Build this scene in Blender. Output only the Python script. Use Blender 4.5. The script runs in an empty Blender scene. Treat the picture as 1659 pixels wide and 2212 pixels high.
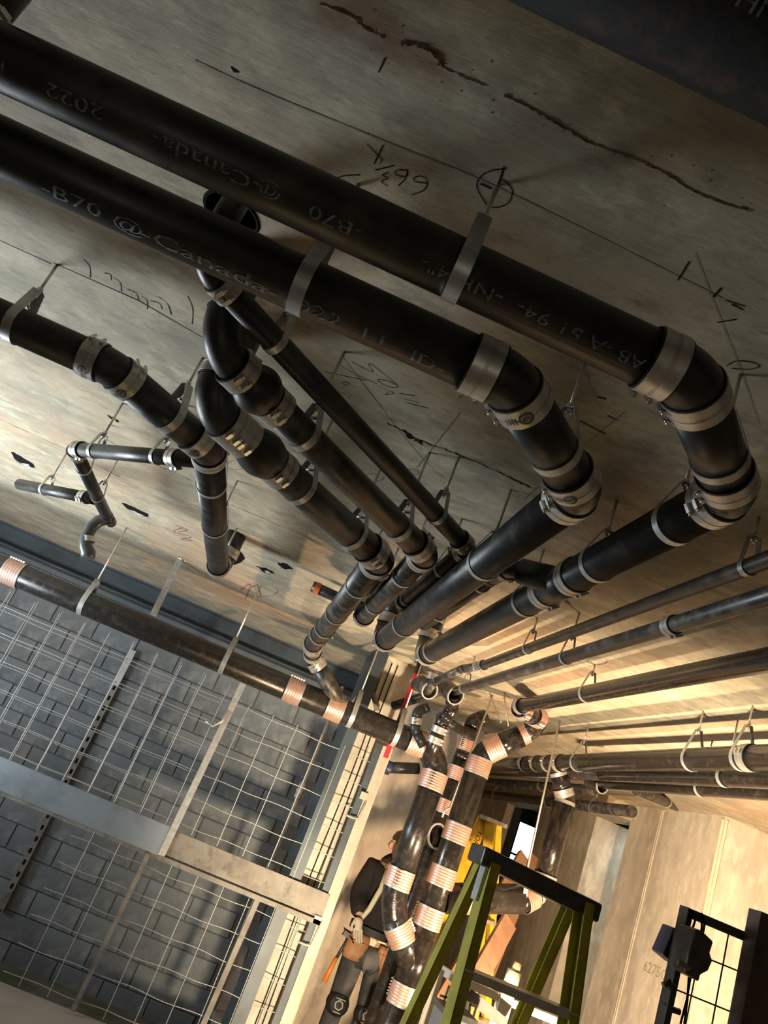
import bpy, bmesh, math, random
from mathutils import Vector, Matrix, Quaternion
random.seed(7)
S = bpy.context.scene
COL = S.collection
# ------------------------------------------------------------------ camera, world, lights, exposure
CZ = 1.70                       # eye height above the floor
HC = 1.14                       # ceiling above the eye
ZC = CZ + HC
YAW, PITCH, ROLL, FPX = math.radians(3.25), math.radians(20.64), math.radians(22.79), 1660.0
fw = Vector((math.sin(YAW)*math.cos(PITCH), math.cos(YAW)*math.cos(PITCH), math.sin(PITCH)))
r0 = Vector((math.cos(YAW), -math.sin(YAW), 0)); u0 = r0.cross(fw)
rt = r0*math.cos(ROLL)+u0*math.sin(ROLL); up = -r0*math.sin(ROLL)+u0*math.cos(ROLL)
cam_d = bpy.data.cameras.new('camera'); cam = bpy.data.objects.new('camera', cam_d); COL.objects.link(cam)
cam_d.sensor_fit = 'HORIZONTAL'; cam_d.sensor_width = 36.0; cam_d.lens = 36.0*FPX/1659.0
cam_d.clip_start = 0.02; cam_d.clip_end = 100
cam.matrix_world = Matrix(((rt.x, up.x, -fw.x, 0), (rt.y, up.y, -fw.y, 0), (rt.z, up.z, -fw.z, CZ), (0, 0, 0, 1)))
S.camera = cam
W = bpy.data.worlds.new('world'); S.world = W; W.use_nodes = True
W.node_tree.nodes['Background'].inputs[0].default_value = (.5, .55, .6, 1)
W.node_tree.nodes['Background'].inputs[1].default_value = 0.02
S.view_settings.view_transform = 'Standard'; S.view_settings.look = 'None'
S.view_settings.exposure = 0.0; S.view_settings.gamma = 1.0; S.view_settings.use_curve_mapping = False

def lamp(name, kind, loc, energy, color, size=.2, target=None, spot=None):
    d = bpy.data.lights.new(name, kind); d.energy = energy; d.color = color
    if kind == 'AREA': d.shape = 'DISK'; d.size = size
    else: d.shadow_soft_size = size
    if spot: d.spot_size = spot; d.spot_blend = .7
    o = bpy.data.objects.new(name, d); COL.objects.link(o); o.location = loc
    if target: o.rotation_euler = (Vector(target)-Vector(loc)).to_track_quat('-Z', 'Y').to_euler()
    return o
# halogen work lamp standing to the right, the cool site lamp at the left, a weak unseen fill light behind the photographer
lamp('work_lamp_light', 'SPOT', (.98, 2.35, .25), 1150, (1.0, .80, .54), .08, (3.5, 6.4, 2.0), math.radians(112))
lamp('work_lamp_light', 'SPOT', (2.75, 4.2, .7), 640, (1.0, .67, .405), .06, (2.75, 5.75, 2.6), math.radians(165))
lamp('site_lamp_light', 'AREA', (-3.1, 4.1, 1.25), 180, (.84, .94, 1.0), 1.4, (-1.9, 4.0, 2.84))
lamp('pit_fill_light', 'AREA', (-3.6, 5.95, 1.1), 26, (.74, .86, 1.0), .5, (-1.3, 7.4, .35))  # unseen cool light added to brighten the lower block wall
lamp('rear_fill_light', 'AREA', (.2, -1.7, 1.0), 3, (1.0, .95, .82), .8, (.2, 1.5, 2.84))
lamp('passage_daylight', 'AREA', (4.75, 8.4, 2.7), 7, (.72, .90, 1.0), .5, (4.9, 8.4, 0))

# ------------------------------------------------------------------ geometry helpers
def ray(px, py):
    return rt*((px-829.5)/FPX) - up*((py-1106)/FPX) + fw
def at(px, py, x=None, y=None, z=None):          # the point of a plane (z is above the floor) seen at a pixel
    d = ray(px, py)
    t = x/d.x if x is not None else y/d.y if y is not None else (z-CZ)/d.z
    return Vector((d.x*t, d.y*t, CZ+d.z*t))
def V(*a): return Vector(a if len(a) > 1 else a[0])

class MB:
    def __init__(s): s.v = []; s.f = []; s.m = []; s.sm = []
    def add(s, vs, fs, mi=0, smooth=False):
        b = len(s.v); s.v += [tuple(v) for v in vs]
        for f in fs: s.f.append(tuple(b+i for i in f)); s.m.append(mi); s.sm.append(smooth)
    def box(s, c, size, rot=None, mi=0):
        hx, hy, hz = size[0]/2, size[1]/2, size[2]/2
        vs = [Vector((x, y, z)) for x in (-hx, hx) for y in (-hy, hy) for z in (-hz, hz)]
        if rot is not None: vs = [rot @ v for v in vs]
        vs = [v+Vector(c) for v in vs]
        s.add(vs, [(0, 1, 3, 2), (4, 6, 7, 5), (0, 4, 5, 1), (2, 3, 7, 6), (0, 2, 6, 4), (1, 5, 7, 3)], mi)
    def bar(s, a, b, w, t, upv=(0, 0, 1), mi=0):     # rectangular bar from a to b
        a, b = Vector(a), Vector(b); d = (b-a).normalized(); u = Vector(upv)
        sd = d.cross(u)
        if sd.length < 1e-4: sd = d.cross(Vector((1, 0, 0)))
        sd.normalize(); n = sd.cross(d)
        vs = [p+sd*(w/2*i)+n*(t/2*j) for p in (a, b) for i in (-1, 1) for j in (-1, 1)]
        s.add(vs, [(0, 1, 3, 2), (4, 6, 7, 5), (0, 4, 5, 1), (2, 3, 7, 6), (0, 2, 6, 4), (1, 5, 7, 3)], mi)
    def tube(s, path, rad, n=20, cap=True, mi=0, capmi=None):
        P = [Vector(p) for p in path]
        R = rad if isinstance(rad, (list, tuple)) else [rad]*len(P)
        T = []
        for i in range(len(P)):
            a = P[max(i-1, 0)]; b = P[min(i+1, len(P)-1)]
            d = b-a
            T.append(d.normalized() if d.length > 1e-9 else (T[-1] if T else Vector((0, 0, 1))))
        u = T[0].orthogonal().normalized(); vs = []
        for i, p in enumerate(P):
            if i:
                q = T[i-1].rotation_difference(T[i]); u = q @ u
            u = (u-T[i]*u.dot(T[i])).normalized(); w = T[i].cross(u)
            for k in range(n):
                a = 2*math.pi*k/n; vs.append(p+(u*math.cos(a)+w*math.sin(a))*R[i])
        fs = [(i*n+k, i*n+(k+1) % n, (i+1)*n+(k+1) % n, (i+1)*n+k) for i in range(len(P)-1) for k in range(n)]
        b = len(s.v); s.add(vs, fs, mi, True)
        if cap:
            cm = mi if capmi is None else capmi
            L = len(P)
            s.f.append(tuple(b+k for k in reversed(range(n)))); s.m.append(cm); s.sm.append(False)
            s.f.append(tuple(b+(L-1)*n+k for k in range(n))); s.m.append(cm); s.sm.append(False)
    def lathe(s, o, axis, prof, n=24, mi=0, smooth=True, closed=False, crisp=None):  # prof: (along, radius)
        o = Vector(o); d = Vector(axis).normalized(); u = d.orthogonal().normalized(); w = d.cross(u)
        if crisp is None: crisp = len(prof) <= 6
        def ring(t, r): return [o+d*t+(u*math.cos(2*math.pi*k/n)+w*math.sin(2*math.pi*k/n))*r for k in range(n)]
        if crisp:
            for i in range(len(prof)-1):
                s.add(ring(*prof[i])+ring(*prof[i+1]), [(k, (k+1) % n, n+(k+1) % n, n+k) for k in range(n)], mi, smooth)
            return
        vs = []
        for q in prof: vs += ring(*q)
        s.add(vs, [(i*n+k, i*n+(k+1) % n, (i+1)*n+(k+1) % n, (i+1)*n+k) for i in range(len(prof)-1) for k in range(n)], mi, smooth)
    def ribbon(s, path, w, t, side, closed=False, mi=0):  # flat strap following path, width along 'side'
        P = [Vector(p) for p in path]; sd = Vector(side).normalized(); vs = []
        n = len(P)
        for i in range(n):
            a = P[i-1] if (i or closed) else P[i]; b = P[(i+1) % n] if (i < n-1 or closed) else P[i]
            tg = (b-a).normalized(); nn = tg.cross(sd).normalized()
            for (i1, j1) in ((-1, -1), (1, -1), (1, 1), (-1, 1)): vs.append(P[i]+sd*(w/2*i1)+nn*(t/2*j1))
        for k in range(4):
            st = []
            for i in range(n): st += [vs[i*4+k], vs[i*4+(k+1) % 4]]
            s.add(st, [(2*i, 2*i+1, 2*((i+1) % n)+1, 2*((i+1) % n)) for i in range(n if closed else n-1)], mi, True)
        if not closed: s.add(vs[:4]+vs[-4:], [(3, 2, 1, 0), (4, 5, 6, 7)], mi, False)
    def mesh(s, name, mats):
        me = bpy.data.meshes.new(name); me.from_pydata(s.v, [], s.f)
        me.polygons.foreach_set('material_index', s.m); me.polygons.foreach_set('use_smooth', s.sm)
        for m in (mats if isinstance(mats, (list, tuple)) else [mats]): me.materials.append(m)
        me.update(); return me
    def build(s, name, mats, parent=None, label=None):
        return mkobj(name, s.mesh(name, mats), parent, label)
def fixn(me):
    bm = bmesh.new(); bm.from_mesh(me); bmesh.ops.recalc_face_normals(bm, faces=bm.faces); bm.to_mesh(me); bm.free()
def mkobj(name, me, parent=None, label=None):
    fixn(me)
    o = bpy.data.objects.new(name, me); COL.objects.link(o)
    if parent is not None:
        o.parent = parent; o.matrix_parent_inverse = parent_world(parent).inverted()
    if label: o['label'] = label
    return o
def parent_world(o):
    m = Matrix.LocRotScale(o.location, o.rotation_euler, o.scale)
    if o.parent: m = parent_world(o.parent) @ o.matrix_parent_inverse @ m
    return m
def tag(o, label, cat, group=None):
    o['label'] = label; o['category'] = cat
    if group: o['group'] = group
    return o
def thing(name, label, cat, loc=(0, 0, 0), group=None):
    o = bpy.data.objects.new(name, None); COL.objects.link(o); o.location = loc; o.empty_display_size = .05
    return tag(o, label, cat, group)
def struct(o): o['kind'] = 'structure'; return o

# ------------------------------------------------------------------ materials
def nmat(name, base, rough=.5, metal=0.0, spec=.5, var=None, vscale=6.0, vdetail=5.0, bump=0.0, bscale=40.0, rvar=0.0, streak=None, var2=None, v2scale=2.0, rand=0.0, thr=(.42, .62), thr2=(.5, .66)):
    m = bpy.data.materials.new(name); m.use_nodes = True; nt = m.node_tree; N = nt.nodes; L = nt.links
    b = N['Principled BSDF']; b.inputs['Roughness'].default_value = rough; b.inputs['Metallic'].default_value = metal
    b.inputs['Specular IOR Level'].default_value = spec
    tc = N.new('ShaderNodeTexCoord'); mp = N.new('ShaderNodeMapping'); L.new(tc.outputs['Object'], mp.inputs[0])
    if streak: mp.inputs['Scale'].default_value = streak
    col = None
    def rgb(c):
        n = N.new('ShaderNodeRGB'); n.outputs[0].default_value = (*c, 1); return n.outputs[0]
    col = rgb(base)
    def layer(col, c2, sc, th, det):
        nz = N.new('ShaderNodeTexNoise'); nz.inputs['Scale'].default_value = sc; nz.inputs['Detail'].default_value = det
        nz.inputs['Roughness'].default_value = .62
        L.new(mp.outputs[0], nz.inputs['Vector'])
        rp = N.new('ShaderNodeMapRange'); rp.inputs['From Min'].default_value = th[0]; rp.inputs['From Max'].default_value = th[1]
        L.new(nz.outputs['Fac'], rp.inputs['Value'])
        mx = N.new('ShaderNodeMix'); mx.data_type = 'RGBA'
        L.new(rp.outputs[0], mx.inputs['Factor']); L.new(col, mx.inputs[6]); L.new(rgb(c2), mx.inputs[7])
        return mx.outputs[2], rp.outputs[0]
    fac = None
    if var: col, fac = layer(col, var, vscale, thr, vdetail)
    if var2: col, _ = layer(col, var2, v2scale, thr2, 6)
    if rand:
        oi = N.new('ShaderNodeObjectInfo'); hs = N.new('ShaderNodeHueSaturation')
        mr = N.new('ShaderNodeMapRange'); mr.inputs['To Min'].default_value = 1-rand; mr.inputs['To Max'].default_value = 1+rand
        L.new(oi.outputs['Random'], mr.inputs['Value']); L.new(mr.outputs[0], hs.inputs['Value']); L.new(col, hs.inputs['Color'])
        col = hs.outputs[0]
    L.new(col, b.inputs['Base Color'])
    if rvar and fac is not None:
        mr = N.new('ShaderNodeMapRange'); mr.inputs['To Min'].default_value = rough; mr.inputs['To Max'].default_value = min(1, rough+rvar)
        L.new(fac, mr.inputs['Value']); L.new(mr.outputs[0], b.inputs['Roughness'])
    if bump:
        nz = N.new('ShaderNodeTexNoise'); nz.inputs['Scale'].default_value = bscale; nz.inputs['Detail'].default_value = 4
        L.new(mp.outputs[0], nz.inputs['Vector'])
        bp = N.new('ShaderNodeBump'); bp.inputs['Strength'].default_value = bump; bp.inputs['Distance'].default_value = .004
        L.new(nz.outputs['Fac'], bp.inputs['Height']); L.new(bp.outputs[0], b.inputs['Normal'])
    return m
def emat(name, c, e):
    m = bpy.data.materials.new(name); m.use_nodes = True; b = m.node_tree.nodes['Principled BSDF']
    b.inputs['Base Color'].default_value = (*c, 1); b.inputs['Emission Color'].default_value = (*c, 1); b.inputs['Emission Strength'].default_value = e
    return m
M = {}
M['iron'] = nmat('coated_cast_iron', (.016, .017, .018), .38, 0, .45, var=(.06, .052, .043), vscale=9, bump=.06, bscale=220, rvar=.25, thr=(.48, .75))
M['iron_dusty'] = nmat('dusty_cast_iron', (.024, .023, .021), .36, 0, .5, var=(.12, .10, .08), vscale=14, bump=.08, bscale=180, rvar=.2, thr=(.45, .72))
M['iron_gloss'] = nmat('glossy_coated_iron', (.016, .014, .013), .2, 0, .6, var=(.055, .043, .032), vscale=26, vdetail=8, bump=.16, bscale=110, rvar=.22, thr=(.50, .80))
M['iron_semi'] = nmat('semi_gloss_coated_iron', (.015, .0145, .014), .27, 0, .5, var=(.05, .042, .034), vscale=20, vdetail=8, bump=.1, bscale=150, rvar=.2, thr=(.50, .80))
M['steel'] = nmat('stainless_band', (.46, .44, .40), .42, .55, .5, var=(.36, .34, .31), vscale=20, bump=.15, bscale=200)
M['band'] = nmat('stainless_strap', (.52, .50, .46), .38, .6, .5, var=(.42, .40, .37), vscale=30)
M['screw'] = nmat('zinc_screw', (.62, .60, .56), .25, .9, .5)
M['rubber'] = nmat('black_rubber', (.012, .012, .012), .6, 0, .3)
M['orange'] = nmat('orange_gasket', (.90, .15, .045), .45, 0, .5)
M['galv'] = nmat('galvanized_steel', (.48, .48, .46), .4, .55, .5, var=(.36, .37, .37), vscale=35, bump=.1)
M['rod'] = nmat('zinc_rod', (.60, .57, .50), .35, .8, .5, bump=.3, bscale=300)
M['print'] = nmat('white_stencil_ink', (.19, .22, .23), .7, 0, .2, var=(.05, .056, .06), vscale=90, thr=(.42, .6))
M['ink'] = nmat('pencil_ink', (.012, .012, .013), .8, 0, .1)
M['logo'] = nmat('etched_logo', (.07, .065, .06), .6, .2, .3)

# ceiling concrete: formed slab with board streaks, tan and grey-green patches, rust along the pour joint
def ceiling_mat():
    m = bpy.data.materials.new('formed_concrete_soffit'); m.use_nodes = True; nt = m.node_tree; N = nt.nodes; L = nt.links
    b = N['Principled BSDF']; b.inputs['Roughness'].default_value = .78; b.inputs['Specular IOR Level'].default_value = .25
    tc = N.new('ShaderNodeTexCoord')
    def noise(sc, det=5, scale=(1, 1, 1), rough=.6):
        mp = N.new('ShaderNodeMapping'); mp.inputs['Scale'].default_value = scale; L.new(tc.outputs['Object'], mp.inputs[0])
        n = N.new('ShaderNodeTexNoise'); n.inputs['Scale'].default_value = sc; n.inputs['Detail'].default_value = det; n.inputs['Roughness'].default_value = rough
        L.new(mp.outputs[0], n.inputs['Vector']); return n.outputs['Fac']
    def rng(v, a, c, lo=0, hi=1):
        r = N.new('ShaderNodeMapRange'); r.inputs['From Min'].default_value = a; r.inputs['From Max'].default_value = c
        r.inputs['To Min'].default_value = lo; r.inputs['To Max'].default_value = hi; L.new(v, r.inputs['Value']); return r.outputs[0]
    def mix(f, a, c):
        x = N.new('ShaderNodeMix'); x.data_type = 'RGBA'; L.new(f, x.inputs['Factor'])
        for i, q in ((6, a), (7, c)):
            if isinstance(q, tuple): x.inputs[i].default_value = (*q, 1)
            else: L.new(q, x.inputs[i])
        return x.outputs[2]
    def math_(op, a, c):
        x = N.new('ShaderNodeMath'); x.operation = op
        for i, q in ((0, a), (1, c)):
            if isinstance(q, (int, float)): x.inputs[i].default_value = q
            else: L.new(q, x.inputs[i])
        return x.outputs[0]
    col = mix(rng(noise(1.6, 8), .40, .60), (.42, .365, .27), (.29, .265, .20))
    col = mix(rng(noise(6.5, 10, (.9, 1.1, 1), .7), .48, .64, 0, .8), col, (.50, .45, .33))
    col = mix(rng(noise(7.0, 10, (.7, 1.4, 1), .74), .50, .66, 0, .85), col, (.20, .185, .145))
    col = mix(rng(noise(22, 10, (.45, 1.7, 1), .8), .55, .66, 0, .55), col, (.12, .10, .075))
    col = mix(rng(noise(.9, 4, (1, .6, 1)), .50, .64, 0, .45), col, (.42, .27, .16))
    # rust gathered along the pour joint
    sx = N.new('ShaderNodeSeparateXYZ'); L.new(tc.outputs['Object'], sx.inputs[0])
    wob = math_('MULTIPLY', math_('SUBTRACT', noise(6, 5), .5), .16)
    dy = math_('ABSOLUTE', math_('ADD', math_('SUBTRACT', sx.outputs['Y'], .967), wob), 0.0)
    near = rng(dy, 0.0, .075, 1, 0)
    blot = rng(noise(4.5, 6), .45, .62)
    col = mix(math_('MULTIPLY', math_('MULTIPLY', near, blot), .85), col, (.17, .085, .04))
    L.new(col, b.inputs['Base Color'])
    bp = N.new('ShaderNodeBump'); bp.inputs['Strength'].default_value = .35; bp.inputs['Distance'].default_value = .006
    L.new(noise(24, 6, (.4, 2, 1)), bp.inputs['Height']); L.new(bp.outputs[0], b.inputs['Normal'])
    return m
M['soffit'] = ceiling_mat()
M['wall'] = nmat('bare_concrete_wall', (.46, .40, .31), .8, 0, .25, var=(.33, .29, .23), vscale=2.2, var2=(.55, .50, .40), v2scale=5, bump=.3, bscale=30, streak=(1.6, 1.6, .7))
M['block'] = nmat('concrete_block', (.17, .185, .19), .62, 0, .35, var=(.10, .112, .12), vscale=1.7, var2=(.23, .235, .235), v2scale=5, bump=.5, bscale=60, rand=.16)
M['joint'] = nmat('mortar_joint', (.125, .135, .14), .85)
M['cream'] = nmat('cream_painted_concrete', (.60, .54, .44), .7, 0, .3, var=(.48, .43, .35), vscale=5, var2=(.68, .62, .52), v2scale=9, bump=.2, bscale=40, streak=(1.5, 1.5, .65))
M['floor'] = nmat('concrete_floor', (.30, .28, .25), .8, 0, .25, var=(.22, .20, .18), vscale=1.5, bump=.2, bscale=40)
M['lintel'] = nmat('dark_steel_lintel', (.065, .085, .10), .45, .2, .4, var=(.045, .055, .06), vscale=3, bump=.1)
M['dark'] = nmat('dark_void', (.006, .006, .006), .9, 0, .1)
M['chip'] = nmat('broken_plaster', (.55, .53, .48), .9, 0, .2, var=(.2, .19, .17), vscale=30)
M['rust'] = nmat('rusty_seam', (.22, .15, .10), .9, 0, .2, var=(.09, .065, .045), vscale=40)
M['seam'] = nmat('concrete_fin', (.33, .29, .22), .9, 0, .2, var=(.18, .13, .09), vscale=14)
M['chalk'] = nmat('blue_chalk', (.21, .20, .22), .9, 0, .1, var=(.26, .24, .21), vscale=60, thr=(.4, .6))
M['oldpipe'] = nmat('sooty_old_pipe', (.010, .010, .010), .75, 0, .2, var=(.07, .035, .018), vscale=5, bump=.3, bscale=60, thr=(.55, .72))
M['redmark'] = nmat('red_crayon', (.26, .04, .05), .9, 0, .1)
# ------------------------------------------------------------------ the setting
def struct_box(name, c, size, mat, parent=None):
    mb = MB(); mb.box(c, size); return struct(mb.build(name, mat, parent))
# ceiling slab underside with the round sleeve hole cored through it
HOLE = at(500, 462, z=ZC)
def ceiling():
    bm = bmesh.new(); X0, X1, Y0, Y1 = -4.2, 6.4, -2.6, 13.5
    ou = [bm.verts.new((x, y, ZC)) for x, y in ((X0, Y0), (X1, Y0), (X1, Y1), (X0, Y1))]
    n = 32; r = .068
    ci = [bm.verts.new((HOLE.x+r*math.cos(2*math.pi*k/n), HOLE.y+r*math.sin(2*math.pi*k/n), ZC)) for k in range(n)]
    es = [bm.edges.new((ou[i], ou[(i+1) % 4])) for i in range(4)]+[bm.edges.new((ci[i], ci[(i+1) % n])) for i in range(n)]
    bmesh.ops.triangle_fill(bm, edges=es, use_beauty=True)
    for f in list(bm.faces):
        c = f.calc_center_median()
        if (c-Vector((HOLE.x, HOLE.y, ZC))).length < r*.9 and all(v in ci for v in f.verts): bm.faces.remove(f)
    tp = [bm.verts.new((v.co.x, v.co.y, ZC+.2)) for v in ci]
    for k in range(n): bm.faces.new((ci[k], ci[(k+1) % n], tp[(k+1) % n], tp[k]))
    f = bm.faces.new(tp)
    u2 = [bm.verts.new((x, y, ZC+.26)) for x, y in ((X0, Y0), (X1, Y0), (X1, Y1), (X0, Y1))]
    bm.faces.new(u2)
    for k in range(4): bm.faces.new((ou[k], ou[(k+1) % 4], u2[(k+1) % 4], u2[k]))
    me = bpy.data.meshes.new('ceiling'); bm.to_mesh(me); bm.free(); me.materials.append(M['soffit'])
    return struct(mkobj('ceiling', me))
CEIL = ceiling()
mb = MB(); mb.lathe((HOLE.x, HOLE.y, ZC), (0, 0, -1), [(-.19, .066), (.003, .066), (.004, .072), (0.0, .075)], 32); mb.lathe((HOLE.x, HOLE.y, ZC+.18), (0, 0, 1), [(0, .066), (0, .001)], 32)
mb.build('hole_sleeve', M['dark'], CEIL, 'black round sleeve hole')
FLOOR = struct_box('floor', (1.1, 1.6, -.06), (10.6, 8.4, .12), M['floor'])
struct_box('floor_passage', (3.55, 9.65, -.06), (5.7, 7.7, .12), M['floor'])
struct_box('floor_pit', (-1.75, 6.7, -.40), (4.9, 1.8, .12), nmat('mossy_pit_floor', (.13, .125, .10), .85, 0, .2, var=(.07, .08, .045), vscale=3))
struct_box('wall_left', (-4.14, 5.45, ZC/2), (.12, 16.1, ZC), M['wall'])
struct_box('wall_near', (1.1, -2.54, ZC/2), (10.36, .12, ZC), M['wall'])
struct_box('wall_right', (6.34, 5.45, ZC/2), (.12, 16.1, ZC), M['wall'])
# block wall behind the mesh partition: each block a piece of the wall
YB = 7.4
WB = struct_box('wall_back', (-1.6, YB+.11, ZC/2-.2), (4.96, .2, ZC+.4), M['joint'])
mb = MB(); mb.box((0, 0, 0), (.392, .03, .192))
blk = mb.mesh('block', M['block']); fixn(blk)
bm = bmesh.new(); bm.from_mesh(blk); bmesh.ops.bevel(bm, geom=list(bm.edges), offset=.004, segments=1, affect='EDGES'); bm.to_mesh(blk); bm.free()
for row in range(-2, 13):
    for c in range(13):
        x = -4.0+.4*c+(.2 if row % 2 else 0)
        if x > .7: continue
        o = bpy.data.objects.new('block', blk); COL.objects.link(o); o.parent = WB
        o.location = (x, YB+.009+random.uniform(-.002, .002), .1+.2*row)
# dark steel lintel along the head of the block wall
mb = MB(); mb.box((-1.6, YB-.05, 2.742), (4.96, .1, .19)); mb.box((-1.6, YB-.1, 2.65), (4.96, .2, .014)); mb.box((-1.6, YB-.11, 2.832), (4.96, .14, .014))
mb.tube([(-4.08, YB-.17, 2.66), (.88, YB-.17, 2.66)], .012, 10)
LINT = struct(mb.build('trim_1', M['lintel']))
# concrete wall behind the worker and the passage beyond
struct_box('wall_rear', (1.5, YB+.11, ZC/2), (1.30, .2, ZC), M['wall'])
struct_box('wall_passage', (2.09, 10.3, ZC/2), (.12, 5.6, ZC), M['wall'])
FY = 13.2
def far_seg(name, x0, x1, z0, z1, mat): return struct_box(name, ((x0+x1)/2, FY+.1, (z0+z1)/2), (x1-x0, .2, z1-z0), M[mat])
far_seg('wall_far', 2.15, 4.86, 0, ZC, 'wall'); far_seg('wall_far_sill', 4.86, 5.24, 0, 1.75, 'lintel'); far_seg('wall_far_head', 4.86, 5.24, 2.62, ZC, 'lintel'); far_seg('wall_far_end', 5.24, 6.28, 0, ZC, 'lintel')
mb = MB()
for x in (4.87, 5.23): mb.box((x, FY+.05, 2.185), (.03, .08, .87))
for z in (1.76, 2.08, 2.61): mb.box((5.05, FY+.05, z), (.38, .08, .03))
WIN = struct(mb.build('window_1', M['dark']))
mb = MB(); mb.box((5.05, FY+.07, 2.185), (.36, .01, .86)); mb.build('pane', emat('daylit_pane', (.85, .95, 1.0), 1.6), WIN, 'bright daylit window pane')
# pier standing at the right: narrow long face and the lit end face
PX, PY0, PY1 = 4.10, 6.42, 8.02
PIER = struct_box('wall_pier', ((PX+6.28)/2, (PY0+PY1)/2, ZC/2), (6.28-PX, PY1-PY0, ZC), M['cream'])
mb = MB()
for d in (0, .032): mb.box((PX-.004, 7.42+d, ZC/2), (.01, .012, ZC-.02))
mb.build('formwork_fin', M['cream'], PIER, 'twin raised vertical fins')
mb = MB(); mb.box((PX+.022, PY0+.022, ZC/2-.01), (.05, .05, ZC-.04), Matrix.Rotation(math.radians(45), 3, 'Z')); mb.build('corner_fillet', nmat('ochre_corner_stain', (.58, .49, .33), .7, 0, .3, var=(.60, .54, .42), vscale=8), PIER)
# the pier line goes on beyond an opening; a downstand beam runs along it under the ceiling
struct_box('trim_2', (4.05, 10.6, ZC-.08), (.5, 5.16, .16), M['soffit'])
struct_box('wall_stub', (4.55, 9.62, (ZC-.16)/2), (.9, 1.62, ZC-.16), M['wall'])
struct_box('wall_end', (4.16, 12.5, (ZC-.16)/2), (.12, 1.38, ZC-.16), M['wall'])
struct_box('wall_recess', (5.2, 8.41, ZC/2), (.1, .78, ZC), nmat('cool_daylit_wall', (.20, .25, .26), .6, 0, .3, var=(.15, .19, .2), vscale=3))  # cool daylight in the recess is put into the wall colour
# column where the partition ends
struct_box('wall_column', (.925, 6.1, ZC/2), (.29, .5, ZC), M['cream'])
struct_box('trim_4', (.73, 6.0, ZC/2), (.085, .56, ZC), M['lintel'])

# ------------------------------------------------------------------ pipe runs
class Path:                                        # polyline with rounded corners, measured along its length
    def __init__(s, pts, R):
        s.pts = [Vector(p) for p in pts]; s.n = len(pts)
        s.corner = []
        for i in range(1, s.n-1):
            a = (s.pts[i]-s.pts[i-1]).normalized(); b = (s.pts[i+1]-s.pts[i]).normalized()
            th = a.angle(b); Ri = R[i-1] if isinstance(R, (list, tuple)) else R
            s.corner.append((a, b, th, Ri, Ri*math.tan(th/2)))
    def arc(s, i, k=10):                           # points of corner i
        a, b, th, R, t = s.corner[i]; P = s.pts[i+1]
        st = P-a*t; ax = a.cross(b).normalized(); ctr = st+ax.cross(a)*R
        return [ctr+Quaternion(ax, th*j/k) @ (st-ctr) for j in range(k+1)]
    def seg(s, i):                                 # straight part of segment i: start, end
        a = s.pts[i]; b = s.pts[i+1]; d = (b-a).normalized()
        t0 = s.corner[i-1][4] if i else 0; t1 = s.corner[i][4] if i < s.n-2 else 0
        return a+d*t0, b-d*t1, d
def nearest(path, px, py):                         # point of a run's axis closest to a line of sight
    d = ray(px, py).normalized(); best = None
    for i in range(path.n-1):
        a, b, u = path.seg(i); L = (b-a).length
        for k in range(201):
            p = a+u*(L*k/200); q = p-Vector((0, 0, CZ)); e = (q-d*q.dot(d)).length/q.length
            if best is None or e < best[0]: best = (e, p, u, i)
    return best[1], best[2], best[3]
def frame(d, ref=(0, 0, 1)):
    d = d.normalized(); u = Vector(ref)-d*Vector(ref).dot(d)
    if u.length < 1e-3: u = Vector((0, -1, 0))-d*d.y*-1
    u.normalize(); return u, d.cross(u)
def logo_on(o, p, d, r, ang, size, parent):        # maker's ring mark etched on a coupling
    u, w = frame(d); mb = MB()
    def cyl(s_, t_): a = ang+t_/r; return p+d*s_+(u*math.cos(a)+w*math.sin(a))*(r+.0008)
    n = 16
    for R1, R2 in ((size*.36, size*.5),):
        vs = [cyl(R*math.cos(2*math.pi*k/n), R*math.sin(2*math.pi*k/n)) for R in (R1, R2) for k in range(n)]
        mb.add(vs, [(k, (k+1) % n, n+(k+1) % n, n+k) for k in range(n)])
    for (s0, s1, t0, t1) in ((-.16, .16, -.22, -.14), (-.16, -.06, -.22, .22), (-.16, .16, .14, .22), (.06, .16, 0, .22), (0, .16, -.03, .05)):
        mb.add([cyl(s0*size, t0*size), cyl(s1*size, t0*size), cyl(s1*size, t1*size), cyl(s0*size, t1*size)], [(0, 1, 2, 3)])
    for k in range(4):
        t0 = (.62+.22*k)*size
        mb.add([cyl(-.3*size, t0), cyl(.3*size, t0), cyl(.3*size, t0+.1*size), cyl(-.3*size, t0+.1*size)], [(0, 1, 2, 3)])
    mb.build('logo_print', M['logo'], parent)
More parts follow.
